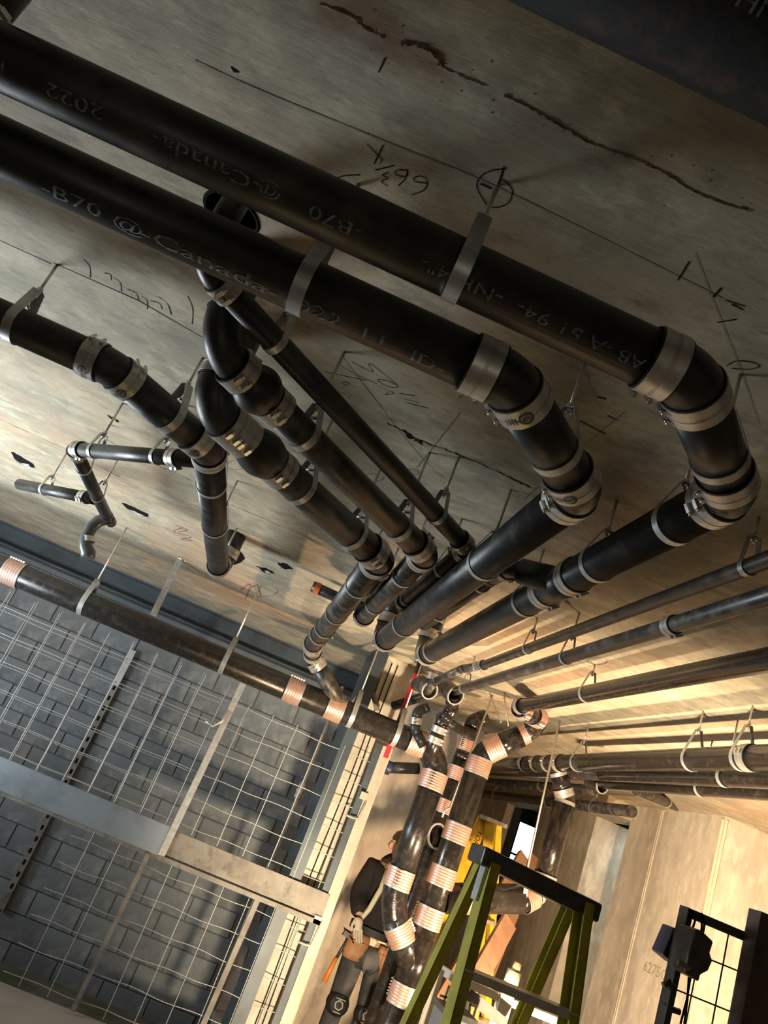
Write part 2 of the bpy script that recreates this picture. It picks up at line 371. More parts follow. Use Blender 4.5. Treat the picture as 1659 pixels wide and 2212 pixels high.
def coupling(root, p, d, r, w=None, ang=0.6, logo=False, kind='slim'):
    d = d.normalized(); u, v = frame(d)
    if kind == 'heavy':
        w = w or .122*(r/.084)**.6
        mb = MB(); mb.lathe(p-d*(w/2-.003), d, [(0, r), (0, r+.0058), (w-.006, r+.0058), (w-.006, r)], 36)
        c = mb.build('coupling', M['orange'], root, 'steel coupling with orange lines'); n = 7; g = w/n
        for k in range(n):
            b = MB(); q = p-d*(w/2)+d*(g*k+.0024 if k else g*k)
            ww = g-.0048+(.0024 if k in (0, n-1) else 0)
            b.lathe(q, d, [(0, r+.002), (0, r+.0062), (ww*.5, r+.0068), (ww, r+.0062), (ww, r+.002)], 36)
            if k in (1, 2, 3, 4, 5, 0):
                a = ang; o = q+d*(ww/2)+(u*math.cos(a)+v*math.sin(a))*(r+.012); t = (-u*math.sin(a)+v*math.cos(a))
                b.tube([o-t*.016, o+t*.012], .0052, 8); b.tube([o+t*.012, o+t*.02], .0075, 8)
            b.build('clamp_band', M['steel'], c)
        return c
    w = w or (.064 if r > .05 else .056 if r > .04 else .052)
    mb = MB(); seg = 32 if r > .04 else 22
    prof = [(0, r+.0005), (0, r+.0032), (w, r+.0032), (w, r+.0005)]
    mb.lathe(p-d*w/2, d, prof, seg)
    c = mb.build('coupling', M['rubber'], root, 'stainless sleeve coupling')
    b = MB(); e = .004; ww = w-2*e
    b.lathe(p-d*ww/2, d, [(0, r+.002), (0, r+.0045), (ww, r+.0045), (ww, r+.002)], seg); b.build('shield', M['steel'], c)
    for sg in (-1, 1):
        b = MB(); bw = w*.36; q = p+d*(sg*w*.25)
        b.lathe(q-d*bw/2, d, [(0, r+.004), (0, r+.0055), (bw, r+.0055), (bw, r+.004)], seg)
        b.build('clamp_band', M['band'], c)
        b = MB(); o = q+(u*math.cos(ang)+v*math.sin(ang))*(r+.0095); t = (-u*math.sin(ang)+v*math.cos(ang))
        b.bar(o-t*.012, o+t*.010, .011, .009, (u*math.cos(ang)+v*math.sin(ang))); b.tube([o-t*.012, o-t*.021], .0052, 6)
        b.build('clamp_screw', M['screw'], c)
    if logo is not False: logo_on(c, p, d, r+.0062, logo, w*.5, c)
    return c
def pipe_run(name, label, pts, r, R=None, mat='iron', coup=True, kind='slim', ang=.6, logos=(), caps=True, ends=(True, True), seg=30, cat='pipe', radii=None, hub=.02, skip=(), group=None, elbmat=None):
    root = thing(name, label, cat, pts[0], group)
    R = R or r*1.55
    pa = Path(pts, R); mt = M[mat]; em = M[elbmat] if elbmat else mt
    for i in range(pa.n-1):
        a, b, d = pa.seg(i); rr = radii[i] if radii else r
        t0 = hub if i else 0; t1 = hub if i < pa.n-2 else 0
        if (b-a).length-t0-t1 > .01:
            mb = MB(); a2 = a+d*t0; b2 = b-d*t1; L = (b2-a2).length
            mb.tube([a2, b2], rr, seg, caps); mb.build('pipe_length', mt, root)
    for i in range(pa.n-2):
        a, b, th, Rc, t = pa.corner[i]; ac = pa.arc(i)
        rr = radii[i] if radii else r
        mb = MB(); mb.tube([ac[0]-a*hub]+ac+[ac[-1]+b*hub], rr*1.03, seg, True); mb.build('elbow', em, root)
        if coup and i not in skip:
            for j, (q, dd) in enumerate(((ac[0]-a*hub, a), (ac[-1]+b*hub, b))):
                lg = dict(logos).get(2*i+j, False)
                coupling(root, q, dd, rr*1.03, ang=ang, logo=lg, kind=kind)
    return root, pa
def add_coupling(root, pa, px, py, r, **k):
    p, d, i = nearest(pa, px, py); return coupling(root, p, d, r, **k)
HG = 'strap hangers holding the pipes'
def hanger(pa, px, py, r, where, top=.055, rodr=.0048, w=.024, ztop=None, p=None, d=None, style='loop', lab='galvanized strap hanger'):
    if p is None: p, d, _ = nearest(pa, px, py)
    d = Vector(d).normalized(); sd = Vector((-d.y, d.x, 0)).normalized(); zt = ztop or ZC
    h = thing('pipe_hanger', lab+' '+where, 'hanger', p, HG)
    rr = r+.0022; ap = p.z+r+top; pts = []
    hw = .014
    # tangent from the shoulder to the circle
    S_ = Vector((hw, r+top)); D = S_.length; al = math.atan2(S_.y, S_.x)-math.acos(min(1, rr/D))
    n = 26; a0 = al; a1 = math.pi-al
    for k in range(n+1):
        a = a0-(a0+math.pi-a1+math.pi)*0-(2*math.pi-(a1-a0))*k/n
        pts.append(p+sd*(rr*math.cos(a))+Vector((0, 0, rr*math.sin(a))))
    L = [p+sd*hw+Vector((0, 0, r+top))]+pts+[p-sd*hw+Vector((0, 0, r+top))]
    mb = MB(); mb.ribbon(L, w, .0026, d, True); mb.build('strap', M['galv'], h)
    mb = MB(); q = Vector((p.x, p.y, ap)); mb.tube([q+Vector((0, 0, -.018)), Vector((p.x, p.y, zt))], rodr, 8); mb.build('threaded_rod', M['rod'], h)
    mb = MB()
    for dz in (-.010, .006): mb.lathe(q+Vector((0, 0, dz)), (0, 0, 1), [(0, .0005), (0, .0095), (.007, .0095), (.007, .0005)], 6, smooth=False)
    mb.build('nut', M['screw'], h)
    if style == 'clevis':
        mb = MB(); q2 = p+Vector((0, 0, r+.014)); mb.tube([q2-sd*(r*.62), q2+sd*(r*.62)], .005, 8); mb.build('cross_bolt', M['screw'], h)
    return h

P1 = 'the long black pipe nearest the camera'
z1 = CZ+.92; z2 = CZ+.86
# --- the two big crossing runs
R1, A1 = pipe_run('drain_pipe', 'long black cast iron pipe crossing the upper ceiling, white print upside down', [(-2.3, 1.145, z1), (.488, 1.145, z1), (.778, 1.435, z1), (.775, 4.36, z1), (.775, 4.36, ZC)], .056, R=[.09, .09, .12], ang=-2.2, logos=[(3, .6)], elbmat='iron')
R2, A2 = pipe_run('drain_pipe', 'long black cast iron pipe printed Canada, second from the top', [(-2.3, 1.308, z2), (.202, 1.308, z2), (.502, 1.608, z2), (.498, 4.17, z2), (.498, 4.17, ZC)], .056, R=[.09, .09, .12], ang=-2.2, logos=[(1, 2.6), (2, 2.9)])
hanger(A1, 1010, 570, .056, 'on the topmost long pipe, rod in a pencilled circle', top=.07, style='clevis', w=.03)
hanger(A1, 1568, 985, .056, 'on the short diagonal piece at the right edge', top=.06)
hanger(A1, 1455, 1118, .056, 'just past the right edge double bend')
hanger(A1, 1290, 1215, .056, 'beside the wye on the wide right pipe')
hanger(A1, 1135, 1295, .056, 'midway along the wide pipe below the wye')
hanger(A1, 935, 1402, .056, 'at the far end of the wide right pipe', top=.05)
hanger(A2, 655, 620, .056, 'at the printed 2022 on the Canada pipe', top=.07, style='clevis', w=.03)
hanger(A2, 1200, 975, .056, 'on the short diagonal piece of the Canada pipe', top=.06)
hanger(A2, 1050, 1220, .056, 'midway along the receding Canada pipe')
hanger(A2, 875, 1350, .056, 'at the far end of the receding Canada pipe', top=.05)
# --- left line
zl = CZ+.90
R3, A3 = pipe_run('drain_pipe', 'black cast iron pipe entering at the left edge, bending away from the camera', [(-2.3, 2.2, zl), (-.81, 2.2, zl), (-.498, 2.512, zl), (-.485, 4.32, zl), (-.485, 4.32, ZC)], .056, R=[.09, .09, .10], ang=.9, logos=[(0, 2.7), (1, 2.7), (2, 2.7)])
hanger(A3, 40, 690, .056, 'at the left edge of the picture', top=.075, style='clevis', w=.03)
hanger(A3, 375, 890, .056, 'between the two left bends', top=.07, style='clevis', w=.03)
hanger(A3, 457, 1045, .056, 'just past the second left bend')
hanger(A3, 462, 1135, .056, 'midway along the receding left pipe')
hanger(A3, 475, 1222, .056, 'at the dead end of the receding left pipe')
# --- three diagonal drops from the slab
zm = CZ+.85
R4, A4 = pipe_run('drain_pipe', 'thick diagonal black pipe dropping from the slab then receding to the wall', [(-.47, 2.04, ZC), (-.47, 2.04, zm), (.205, 2.715, zm), (.19, 5.02, zm), tuple(at(676, 1420, y=5.22)), tuple(at(735, 1520, y=5.33))], .056, R=[.085, .085, .085, .07], ang=2.4, logos=[], mat='iron_dusty', elbmat='iron')
R5, A5 = pipe_run('drain_pipe', 'middle diagonal black pipe dropping from the slab beside the Canada pipe', [(-.45, 1.68, ZC), (-.45, 1.68, zm), (.325, 2.455, zm), (.315, 3.78, zm), (.315, 3.78, ZC)], .044, R=[.095, .075, .08], ang=.5, logos=[], mat='iron_dusty', elbmat='iron')
zt = CZ+.92
R6, A6 = pipe_run('drain_pipe', 'thin diagonal black pipe running under the Canada pipe', [(-.50, 1.48, ZC), (-.50, 1.48, zt), (.45, 2.43, zt), (.435, 3.45, zt), (.435, 3.62, ZC)], .031, R=[.06, .055, .05], ang=2.6, logos=[(1, 2.9)])
def reducer(root, p, d, r0_, r1_, L):
    mb = MB(); n = 10; pr = []
    for k in range(n+1):
        t = k/n; bul = math.sin(math.pi*min(1, t*1.15)) if t < .87 else 0
        pr.append((t*L, r0_+(r1_-r0_)*max(0, (t-.55)/.45)+.016*math.sin(math.pi*t)))
    mb.lathe(p, d, pr, 30); mb.build('reducer', M['iron'], root, 'bulged reducing fitting')
for root, pa, (xa, ya), (xb, yb), r in ((R4, A4, (545, 915), (612, 1000), .058), (R5, A5, (535, 780), (605, 862), .050)):
    p, d, i = nearest(pa, xa, ya); q, d, i = nearest(pa, xb, yb)
    coupling(root, p, d, r, ang=2.4); reducer(root, p+d*.03, d, r, r-.003, (q-p).length-.05); coupling(root, q, d, r-.002, ang=2.4)
hanger(A4, 652, 1050, .056, 'upper one on the thick diagonal pipe', style='clevis')
hanger(A4, 765, 1150, .056, 'lower one on the thick diagonal pipe', style='clevis')
hanger(A4, 785, 1270, .056, 'first below the bend of the thick diagonal pipe')
hanger(A4, 735, 1330, .056, 'second below the bend of the thick diagonal pipe')
for px, py in ((712, 1362), (700, 1378)): add_coupling(R4, A4, px, py, .056, ang=2.4, w=.04)
hanger(A5, 668, 930, .044, 'upper one on the middle diagonal pipe', style='clevis')
hanger(A5, 860, 1140, .044, 'lower one on the middle diagonal pipe', style='clevis')
hanger(A5, 885, 1255, .044, 'first below the bend of the middle diagonal pipe')
hanger(A5, 822, 1315, .044, 'second below the bend of the middle diagonal pipe')
hanger(A6, 595, 740, .031, 'upper one on the thin diagonal pipe', w=.02)
hanger(A6, 940, 1112, .031, 'lower one on the thin diagonal pipe', w=.02)
hanger(A6, 965, 1238, .031, 'first below the bend of the thin diagonal pipe', w=.02)
hanger(A6, 884, 1296, .031, 'second below the bend of the thin diagonal pipe', w=.02)
# --- wye and branch off the wide right run
pw, dw, _ = nearest(A1, 1205, 1255)
mb = MB(); mb.tube([pw-dw*.11, pw+dw*.11], .0585, 30); mb.build('wye_fitting', M['iron'], R1)
for s_ in (-.115, .115): coupling(R1, pw+dw*s_, dw, .056, ang=2.5)
zb = z1+.0
pb = [pw-dw*.02+Vector((0, 0, .0)), Vector((.63, pw.y+.10, zb+.02)), Vector((.635, pw.y+.36, zb+.05)), Vector((.635, 3.85, zb+.05)), Vector((.635, 3.95, ZC))]
BR, AB = pipe_run('branch_pipe', 'thin black branch pipe between the two wide receding pipes', pb, .031, R=[.05, .05, .05], ang=2.2, skip=(0, 1, 2))
mb = MB(); mb.tube([pw-dw*.02, pw.lerp(pb[1], .8)], [.05, .045], 26); mb.build('wye_branch', M['iron'], R1)
add_coupling(BR, AB, 1150, 1232, .036, ang=2.2); add_coupling(BR, AB, 1100, 1248, .031, ang=2.2)
hanger(AB, 1055, 1282, .031, 'on the thin branch between the wide pipes', w=.02); hanger(AB, 962, 1345, .031, 'at the far end of the thin branch', w=.02)
# --- slimmer runs at the right
RC, AC = pipe_run('vent_pipe', 'thinnest black pipe at the right edge, upper of the slim pair', [(1.095, -.4, CZ+.98), (1.085, 4.22, CZ+.98), (1.03, 4.40, CZ+.96), (.98, 4.75, CZ+.90), (.98, 4.9, CZ+.84)], .024, R=.05, ang=-2.4, mat='iron_dusty', skip=(1, 2))
RC2, AC2 = pipe_run('vent_pipe', 'slim black pipe at the right edge with one coupling, lower of the pair', [(1.172, -.4, CZ+.925), (1.160, 4.95, CZ+.925)], .0285, mat='iron_dusty')
add_coupling(RC2, AC2, 1447, 1352, .0285, ang=2.6)
hanger(AC, 1612, 1225, .024, 'at the right edge on the upper slim pipe', w=.02, top=.07); hanger(AC, 1140, 1400, .024, 'far along the upper slim pipe', w=.018, top=.07)
hanger(AC2, 1222, 1412, .0285, 'far along the lower slim pipe', w=.018, top=.07); hanger(AC2, 1003, 1485, .0285, 'at the end of the lower slim pipe', w=.018, top=.07)
xd, zd = 1.565, CZ+.98
# --- D run feeding the right riser
Dp = [(xd, -.4, zd), (xd, 4.86, zd), tuple(at(1182, 1562, y=5.22)), tuple(at(1042, 1628, y=5.35)), (1.58, 5.35, CZ-.62), (1.58, 5.35, .0)]
RD, AD = pipe_run('waste_stack', 'black pipe along the lit ceiling turning down into the wye stack with orange-lined couplings', Dp, .06, R=[.07, .13, .17, .1], kind='heavy', mat='iron_gloss', ang=2.2, skip=(0, 3), radii=[.044, .062, .078, .084, .084])
ac_ = AD.arc(0); coupling(RD, ac_[0]-AD.corner[0][0]*.03, AD.corner[0][0], .0455, ang=2.2); coupling(RD, ac_[-1]+AD.corner[0][1]*.035, AD.corner[0][1], .062, kind='heavy', ang=2.2, w=.075)
hanger(AD, 1262, 1482, .042, 'on the pipe above the lit riser', w=.022, top=.075)
for px, py in ((990, 1800), (957, 1893)): add_coupling(RD, AD, px, py, .084, kind='heavy', ang=2.2)
# ------------------------------------------------------------------ the wide pipe over the mesh partition and its drop to the wye
y3, z3 = 5.35, CZ+.575
p3 = [(-3.9, y3, z3-.03), (1.315, y3, z3), (1.315, y3, CZ-.43), (1.56, y3, CZ-.67)]
RP, AP = pipe_run('waste_stack', 'wide black pipe hung over the mesh partition, dropping beside the worker to the wye', p3, .082, R=[.17, .36], kind='heavy', mat='iron_semi', ang=.3, elbmat='iron_gloss')
for px, py in ((32, 1237), (640, 1487), (723, 1523)): add_coupling(RP, AP, px, py, .082, kind='heavy', ang=.3)
pj = at(683, 1505, y=y3)
mb = MB(); a_, d_, _ = nearest(AP, 680, 1504); mb.tube([a_+d_*.16, at(712, 1480, y=5.33), at(690, 1447, y=5.28)], [.07, .058, .056], 26); mb.build('wye_branch', M['iron'], RP)
for px, py, w_ in ((185, 1300, 'left one on the wide pipe over the mesh'), (490, 1430, 'middle one on the wide pipe over the mesh'), (762, 1540, 'next to the wye on the wide pipe over the mesh'), (856, 1582, 'last before the drop of the wide pipe over the mesh')):
    hanger(AP, px, py, .082, w_, top=.09, w=.034, rodr=.0055, style='clevis')
# wye body on the right riser
mb = MB(); mb.tube([(1.58, y3, CZ-.52), (1.58, y3, CZ-.84)], .087, 32); mb.build('wye_fitting', M['iron_gloss'], RD)
mb = MB(); mb.tube([(1.365, y3, CZ-.48), (1.58, y3, CZ-.70)], .084, 32); mb.build('wye_branch', M['iron_gloss'], RD)
for z in (-.40, -.86): coupling(RD, Vector((1.58, y3, CZ+z)), Vector((0, 0, -1)), .086, kind='heavy', ang=2.2)
# --- E, F, G: pipes low over the right side
RE, AE = pipe_run('waste_stack', 'shiny black pipe along the right ceiling, turning down behind the green ladder', [(2.17, -.4, CZ+.93), (2.20, 5.6, CZ+.855), tuple(at(1222, 1725, y=5.6)), (2.355, 5.6, CZ+.02), tuple(at(1130, 1942, y=5.55)), (1.63, 5.37, CZ-.27)], .058, R=[.07, .07, .1, .09], mat='iron_gloss', kind='slim', ang=-1.4, radii=[.058, .066, .076, .084, .094], skip=(3,))
mb = MB(); mb.tube([(2.20, 5.5, CZ+.857), (2.215, 7.3, CZ+.835)], .058, 28); mb.build('pipe_length', M['iron_gloss'], RE)
for y in (5.5, 5.72, 5.95, 6.2): coupling(RE, Vector((2.2, y, CZ+.857-.0125*(y-5.5))), Vector((0, 1, 0)), .058, ang=-1.4, w=.05)
for q in ((1140, 1941), (1010, 1935)):
    p_, d_, _ = nearest(AE, *q); coupling(RE, p_, d_, .09, kind='heavy', ang=2.2, w=.1)
add_coupling(RE, AE, 1617, 1628, .058, ang=-1.4)
hanger(AE, 1495, 1628, .058, 'nearest on the shiny right pipe', w=.024, top=.10); hanger(AE, 1250, 1645, .058, 'next to the tee of the shiny right pipe', w=.024, top=.09)
hanger(AE, 1600, 1620, .058, 'at the coupling of the shiny right pipe', w=.024, top=.10)
RF, AF = pipe_run('waste_pipe', 'black pipe half hidden under the shiny right pipe', [(2.36, -.4, CZ+.86), (2.33, 5.1, CZ+.84), (2.33, 6.6, CZ+.84)], .05, mat='iron_gloss', coup=False)
hanger(AF, 1572, 1682, .05, 'on the half hidden right pipe', w=.024, top=.10)
RG, AG = pipe_run('waste_pipe', 'lowest black pipe at the right edge, ending in an open tee', [(2.56, -.4, CZ+.86), (2.55, 5.75, CZ+.85)], .045, mat='iron_gloss')
hanger(AG, 1517, 1705, .045, 'on the lowest right pipe', w=.024, top=.10)
tg = at(1285, 1693, y=5.72); dg = (Vector((0, 0, CZ))-tg); dg = Vector((-.75, -.62, -.22)).normalized(); dg = Vector((.35, -.9, -.15)).normalized()
def open_hub(root, c, d, r, L, mat='iron_gloss'):
    d = d.normalized(); mb = MB()
    mb.lathe(c-d*L, d, [(0, r*.0), (0, r), (L, r), (L, r*.86), (L*.25, r*.84), (L*.25, 0)], 28); h = mb.build('open_hub', M[mat], root, 'open pipe end')
    mb = MB(); mb.lathe(c, d, [(-.006, r*1.0), (-.006, r*1.05), (.006, r*1.05), (.006, r*.9), (-.002, r*.88)], 28); mb.build('rim', M['band'], h); return h
open_hub(RG, at(1302, 1697, y=5.55), dg, .058, .14)
RH, AH = pipe_run('branch_pipe', 'short grey pipe reaching to the top of the bright pier', [tuple(at(1375, 1706, y=5.95)), tuple(at(1462, 1742, x=PX-.02))], .042, mat='iron_dusty')
p_, d_, _ = nearest(AH, 1438, 1735); coupling(RH, p_, d_, .042, ang=-1.4)
RI, AI = pipe_run('drain_pipe', 'distant black pipe under the passage beam', [(3.62, 7.1, CZ+.955), (3.62, 13.1, CZ+.93)], .055, mat='iron_dusty', seg=20)
for y in (7.9, 9.1, 11.0): hanger(AI, 0, 0, .055, {7.9: 'nearest', 9.1: 'middle', 11.0: 'farthest'}[y]+' on the distant passage pipe', p=Vector((3.62, y, CZ+.943)), d=Vector((0, 1, 0)))
RJ, AJ = pipe_run('drain_pipe', 'second distant pipe close to the passage ceiling', [(3.3, 7.3, CZ+1.02), (3.3, 13.1, CZ+1.02)], .05, mat='iron_dusty', seg=18)
hanger(AJ, 0, 0, .05, 'on the second distant passage pipe', p=Vector((3.3, 8.6, CZ+1.02)), d=Vector((0, 1, 0)), top=.03)
hanger(AJ, 0, 0, .05, 'on the far end of the second passage pipe', p=Vector((3.3, 12.0, CZ+1.02)), d=Vector((0, 1, 0)), top=.03)
# --- riser hidden between the two lit risers
RK, AK = pipe_run('waste_stack', 'slimmer riser between the two lit stacks with orange-lined couplings', [tuple(at(1050, 1548, y=5.8)), tuple(at(1022, 1560, y=5.8)), (1.575, 5.8, CZ+.66), (1.575, 5.8, .0)], .058, R=[.05, .05], mat='iron_gloss', kind='heavy', ang=2.2, skip=(0, 1))
for px, py in ((1003, 1607), (988, 1670), (965, 1745)): add_coupling(RK, AK, px, py, .059, kind='heavy', ang=2.2)
p_, d_, _ = nearest(AK, 940, 1800); open_hub(RK, p_+Vector((-.02, -.12, -.02)), Vector((.45, -.85, .1)), .085, .16)
h = thing('pipe_hanger', 'long pale threaded rod ending in a white loop in front of the middle riser', 'hanger', (1.60, 5.62, CZ+.3), HG)
mb = MB(); mb.tube([(1.60, 5.62, ZC), (1.56, 5.62, CZ+.28)], .0075, 8); mb.build('threaded_rod', M['rod'], h)
mb = MB(); mb.tube([(1.53, 5.62, CZ+.2), (1.53, 5.62, CZ+.25), (1.56, 5.62, CZ+.285), (1.59, 5.62, CZ+.25), (1.59, 5.62, CZ+.2)], .008, 8); mb.build('loop', M['galv'], h)
for (ax, ay), (bx, by), w_ in (((1062, 1508), (1082, 1560), 'pair, left'), ((1088, 1495), (1100, 1580), 'pair, right')):
    h = thing('pipe_hanger', 'bare threaded rod over the lit riser bend, '+('left' if 'left' in w_ else 'right')+' of two', 'hanger', (0, 0, 0), HG)
    a_ = at(ax, ay, z=ZC-.002); b_ = at(bx, by, y=5.3)
    mb = MB(); mb.tube([a_, b_], .006, 8); mb.build('threaded_rod', M['rod'], h); mb = MB(); mb.lathe(b_, (0, 0, 1), [(0, .001), (0, .012), (.012, .012), (.012, .001)], 6); mb.build('nut', M['screw'], h)
h = thing('pipe_hanger', 'white strap hanger on a long slanting rod seen through the green ladder', 'hanger', (2.13, 5.5, CZ-.1), HG)
p_, d_, _ = nearest(AE, 1122, 1944); sd_ = Vector((0, 1, 0)); rr = .09
pts = [p_+sd_*(rr*math.cos(a))+Vector((0, 0, rr*math.sin(a))) for a in [math.radians(20-220*k/16) for k in range(17)]]
mb = MB(); mb.ribbon([p_+sd_*.02+Vector((0, 0, .19))]+pts+[p_-sd_*.02+Vector((0, 0, .19))], .036, .006, d_, True); mb.build('strap', nmat('white_strap', (.72, .70, .64), .5), h)
mb = MB(); mb.tube([p_+Vector((0, 0, .15)), (2.10, 5.5, ZC)], .008, 8); mb.build('threaded_rod', M['rod'], h)
# --- cluster of fittings at the far end of the slim runs
RL, AL = pipe_run('pipe_stub', 'open black pipe ends and short drops bunched above the red strap', [tuple(at(978, 1503, y=4.98)), tuple(at(975, 1535, y=5.05)), tuple(at(955, 1560, y=5.1)), tuple(at(925, 1640, y=5.15))], .044, R=.03, mat='iron_gloss', coup=False)
open_hub(RL, at(984, 1503, y=4.93), Vector((.35, -.85, -.3)), .058, .16, 'iron_dusty')
p_, d_, _ = nearest(AL, 945, 1582); coupling(RL, p_-d_*.02, d_, .046, ang=2.2, w=.05); coupling(RL, p_+d_*.05, d_, .046, ang=2.2, w=.05)
RM, AM = pipe_run('pipe_stub', 'pipe stub with an open hub over the small curved drop, left of its twin', [tuple(at(900, 1478, y=5.15)), tuple(at(925, 1490, y=5.0))], .045, mat='iron_dusty', coup=False)
open_hub(RM, at(928, 1492, y=4.97), Vector((.35, -.85, -.3)), .056, .14, 'iron_dusty')
mb = MB(); mb.tube([at(935, 1455, y=4.9), at(930, 1478, y=4.95)], .026, 16); mb.build('pipe_length', M['iron_dusty'], RM); coupling(RM, at(934, 1462, y=4.9), Vector((0, 0, 1)), .028, ang=2.0)
RN, AN = pipe_run('branch_pipe', 'small black bent drop behind the wide elbow', [tuple(at(925, 1528, y=5.2)), tuple(at(902, 1536, y=5.2)), tuple(at(897, 1575, y=5.2)), tuple(at(915, 1612, y=5.2))], .033, R=.04, mat='iron', coup=False)
p_, d_, _ = nearest(AN, 898, 1558); coupling(RN, p_, d_, .034, ang=2.0)
RO, AO = pipe_run('branch_pipe', 'black pipe passing behind the small bent drop toward the column', [tuple(at(850, 1525, y=5.6)), tuple(at(960, 1490, y=5.3))], .032, mat='iron', coup=False)
RQ, AQ = pipe_run('branch_pipe', 'short black pipe slanting to the middle riser', [tuple(at(950, 1548, y=5.3)), tuple(at(1020, 1592, y=5.75))], .033, mat='iron', coup=False)
RT, AT = pipe_run('branch_pipe', 'grey-black pipe with a blue end beside the column', [tuple(at(838, 1658, y=5.75)), tuple(at(905, 1660, y=5.75))], .04, mat='iron', coup=False)
mb = MB(); e = at(838, 1658, y=5.75); mb.lathe(e, (1, 0, 0), [(-.012, .0), (-.012, .05), (.02, .05), (.02, .0)], 20); mb.build('end_cap', nmat('blue_cap', (.03, .05, .12), .4), RT, 'dark blue end cap')
mb = MB(); a_ = at(900, 1455, y=5.45); b_ = at(840, 1640, y=5.45); mb.bar(Vector((a_.x, 5.45, a_.z)), Vector((a_.x, 5.45, b_.z)), .034, .012, (0, 1, 0))
o = mb.build('red_strap', nmat('red_plastic', (.42, .01, .02), .45)); tag(o, 'red plastic strap hanging beside the column', 'strap')
mb = MB(); mb.bar(Vector((a_.x, 5.45, a_.z)), Vector((a_.x, 5.45, a_.z+.09)), .044, .03, (0, 1, 0)); mb.build('buckle', M['rubber'], o)
# --- small branch at far left with the grey trap
zs = CZ+.90
RU, AU = pipe_run('branch_pipe', 'thin shiny pipe branching left from the bend of the left pipe', [(-.53, 2.66, zs), (-1.13, 3.20, zs), (-1.135, 4.15, zs), tuple(at(240, 1128, y=4.32))], .030, R=[.035, .03], mat='iron', ang=2.5, coup=True, skip=(1,))
add_coupling(RU, AU, 378, 985, .03, ang=2.5)
RV, AV = pipe_run('branch_pipe', 'open-ended grey pipe stub at the far left', [tuple(at(42, 1046, z=zs)), tuple(at(205, 1078, z=zs))], .030, mat='iron')
add_coupling(RV, AV, 183, 1073, .03, ang=2.5)
for px, py, w_ in ((205, 968, 'left one on the thin shiny branch'), (340, 982, 'right one on the thin shiny branch'), (190, 1008, 'upper one on the branch above the grey trap'), (212, 1070, 'lower one on the branch above the grey trap')): hanger(AU, px, py, .03, w_, w=.018, top=.05)
hanger(AV, 97, 1055, .03, 'on the open-ended stub', w=.018, top=.05)
pv = nmat('grey_plastic_pipe', (.085, .095, .10), .3, 0, .6)
tr = [at(x, y, y=4.25) for x, y in ((243, 1122), (228, 1121), (212, 1126), (198, 1138), (189, 1154), (185, 1170), (186, 1182), (191, 1194), (190, 1206))]
t_ = thing('trap', 'curved grey plastic trap hanging at the far left', 'trap', tr[0])
mb = MB(); mb.tube(tr, [.034]*5+[.036, .036, .04, .036], 20); mb.build('bend', pv, t_)
mb = MB(); mb.lathe(tr[5]+Vector((0, 0, .03)), (tr[6]-tr[4]), [(0, .036), (0, .0375), (.03, .0375), (.03, .036)], 20); mb.build('paper_tag', nmat('white_tag', (.65, .65, .62), .7), t_, 'white printed tag')
# --- pipe with an orange band above the thick diagonal line
a_ = at(675, 1266, z=CZ+1.06); b_ = Vector((.34, a_.y+.02, CZ+1.06))
RW, AW = pipe_run('conduit', 'short grey conduit with an orange band lying at the ceiling', [tuple(a_), tuple(b_)], .032, mat='iron')
mb = MB(); mb.lathe(a_+Vector((.012, 0, 0)), (1, 0, 0), [(0, .033), (0, .0345), (.035, .0345), (.035, .033)], 18); mb.build('band', nmat('orange_band', (.52, .14, .03), .5), RW, 'orange band')
# --- huge dark pipe over the camera, top right
mb = MB(); e0 = at(1095, 0, z=CZ+1.03); r_ = .11
n_ = Vector((0, e0.y, e0.z-CZ)).normalized(); nn = Vector((0, n_.z, -n_.y)); c0 = Vector((0, n_.y, n_.z))*math.hypot(e0.y, e0.z-CZ)+Vector((0, -n_.z, n_.y))*r_
mb.tube([(-1.2, -abs(c0.y)*0+c0.y, CZ+c0.z), (2.6, c0.y, CZ+c0.z)], r_, 40)
XB = Vector((0, c0.y, CZ+c0.z))
OLDP = t_ = thing('drain_pipe', 'very wide dark pipe crossing the top right corner', 'pipe', (0, XB.y, XB.z)); mb.build('pipe_length', M['oldpipe'], t_)

# small vertical drop at the top left corner, just in front of the nearest long pipe
c_ = at(0, 15, z=CZ+1.05); tl = thing('vent_drop', 'short dark vertical pipe with a coupling cut by the top left corner', 'pipe', (c_.x, c_.y, CZ+.98))
mb = MB(); mb.tube([(c_.x, c_.y, CZ+.985), (c_.x, c_.y, ZC)], .03, 22); mb.build('pipe_length', M['iron'], tl); coupling(tl, Vector((c_.x, c_.y, CZ+1.01)), Vector((0, 0, 1)), .03, ang=1.0, w=.04)
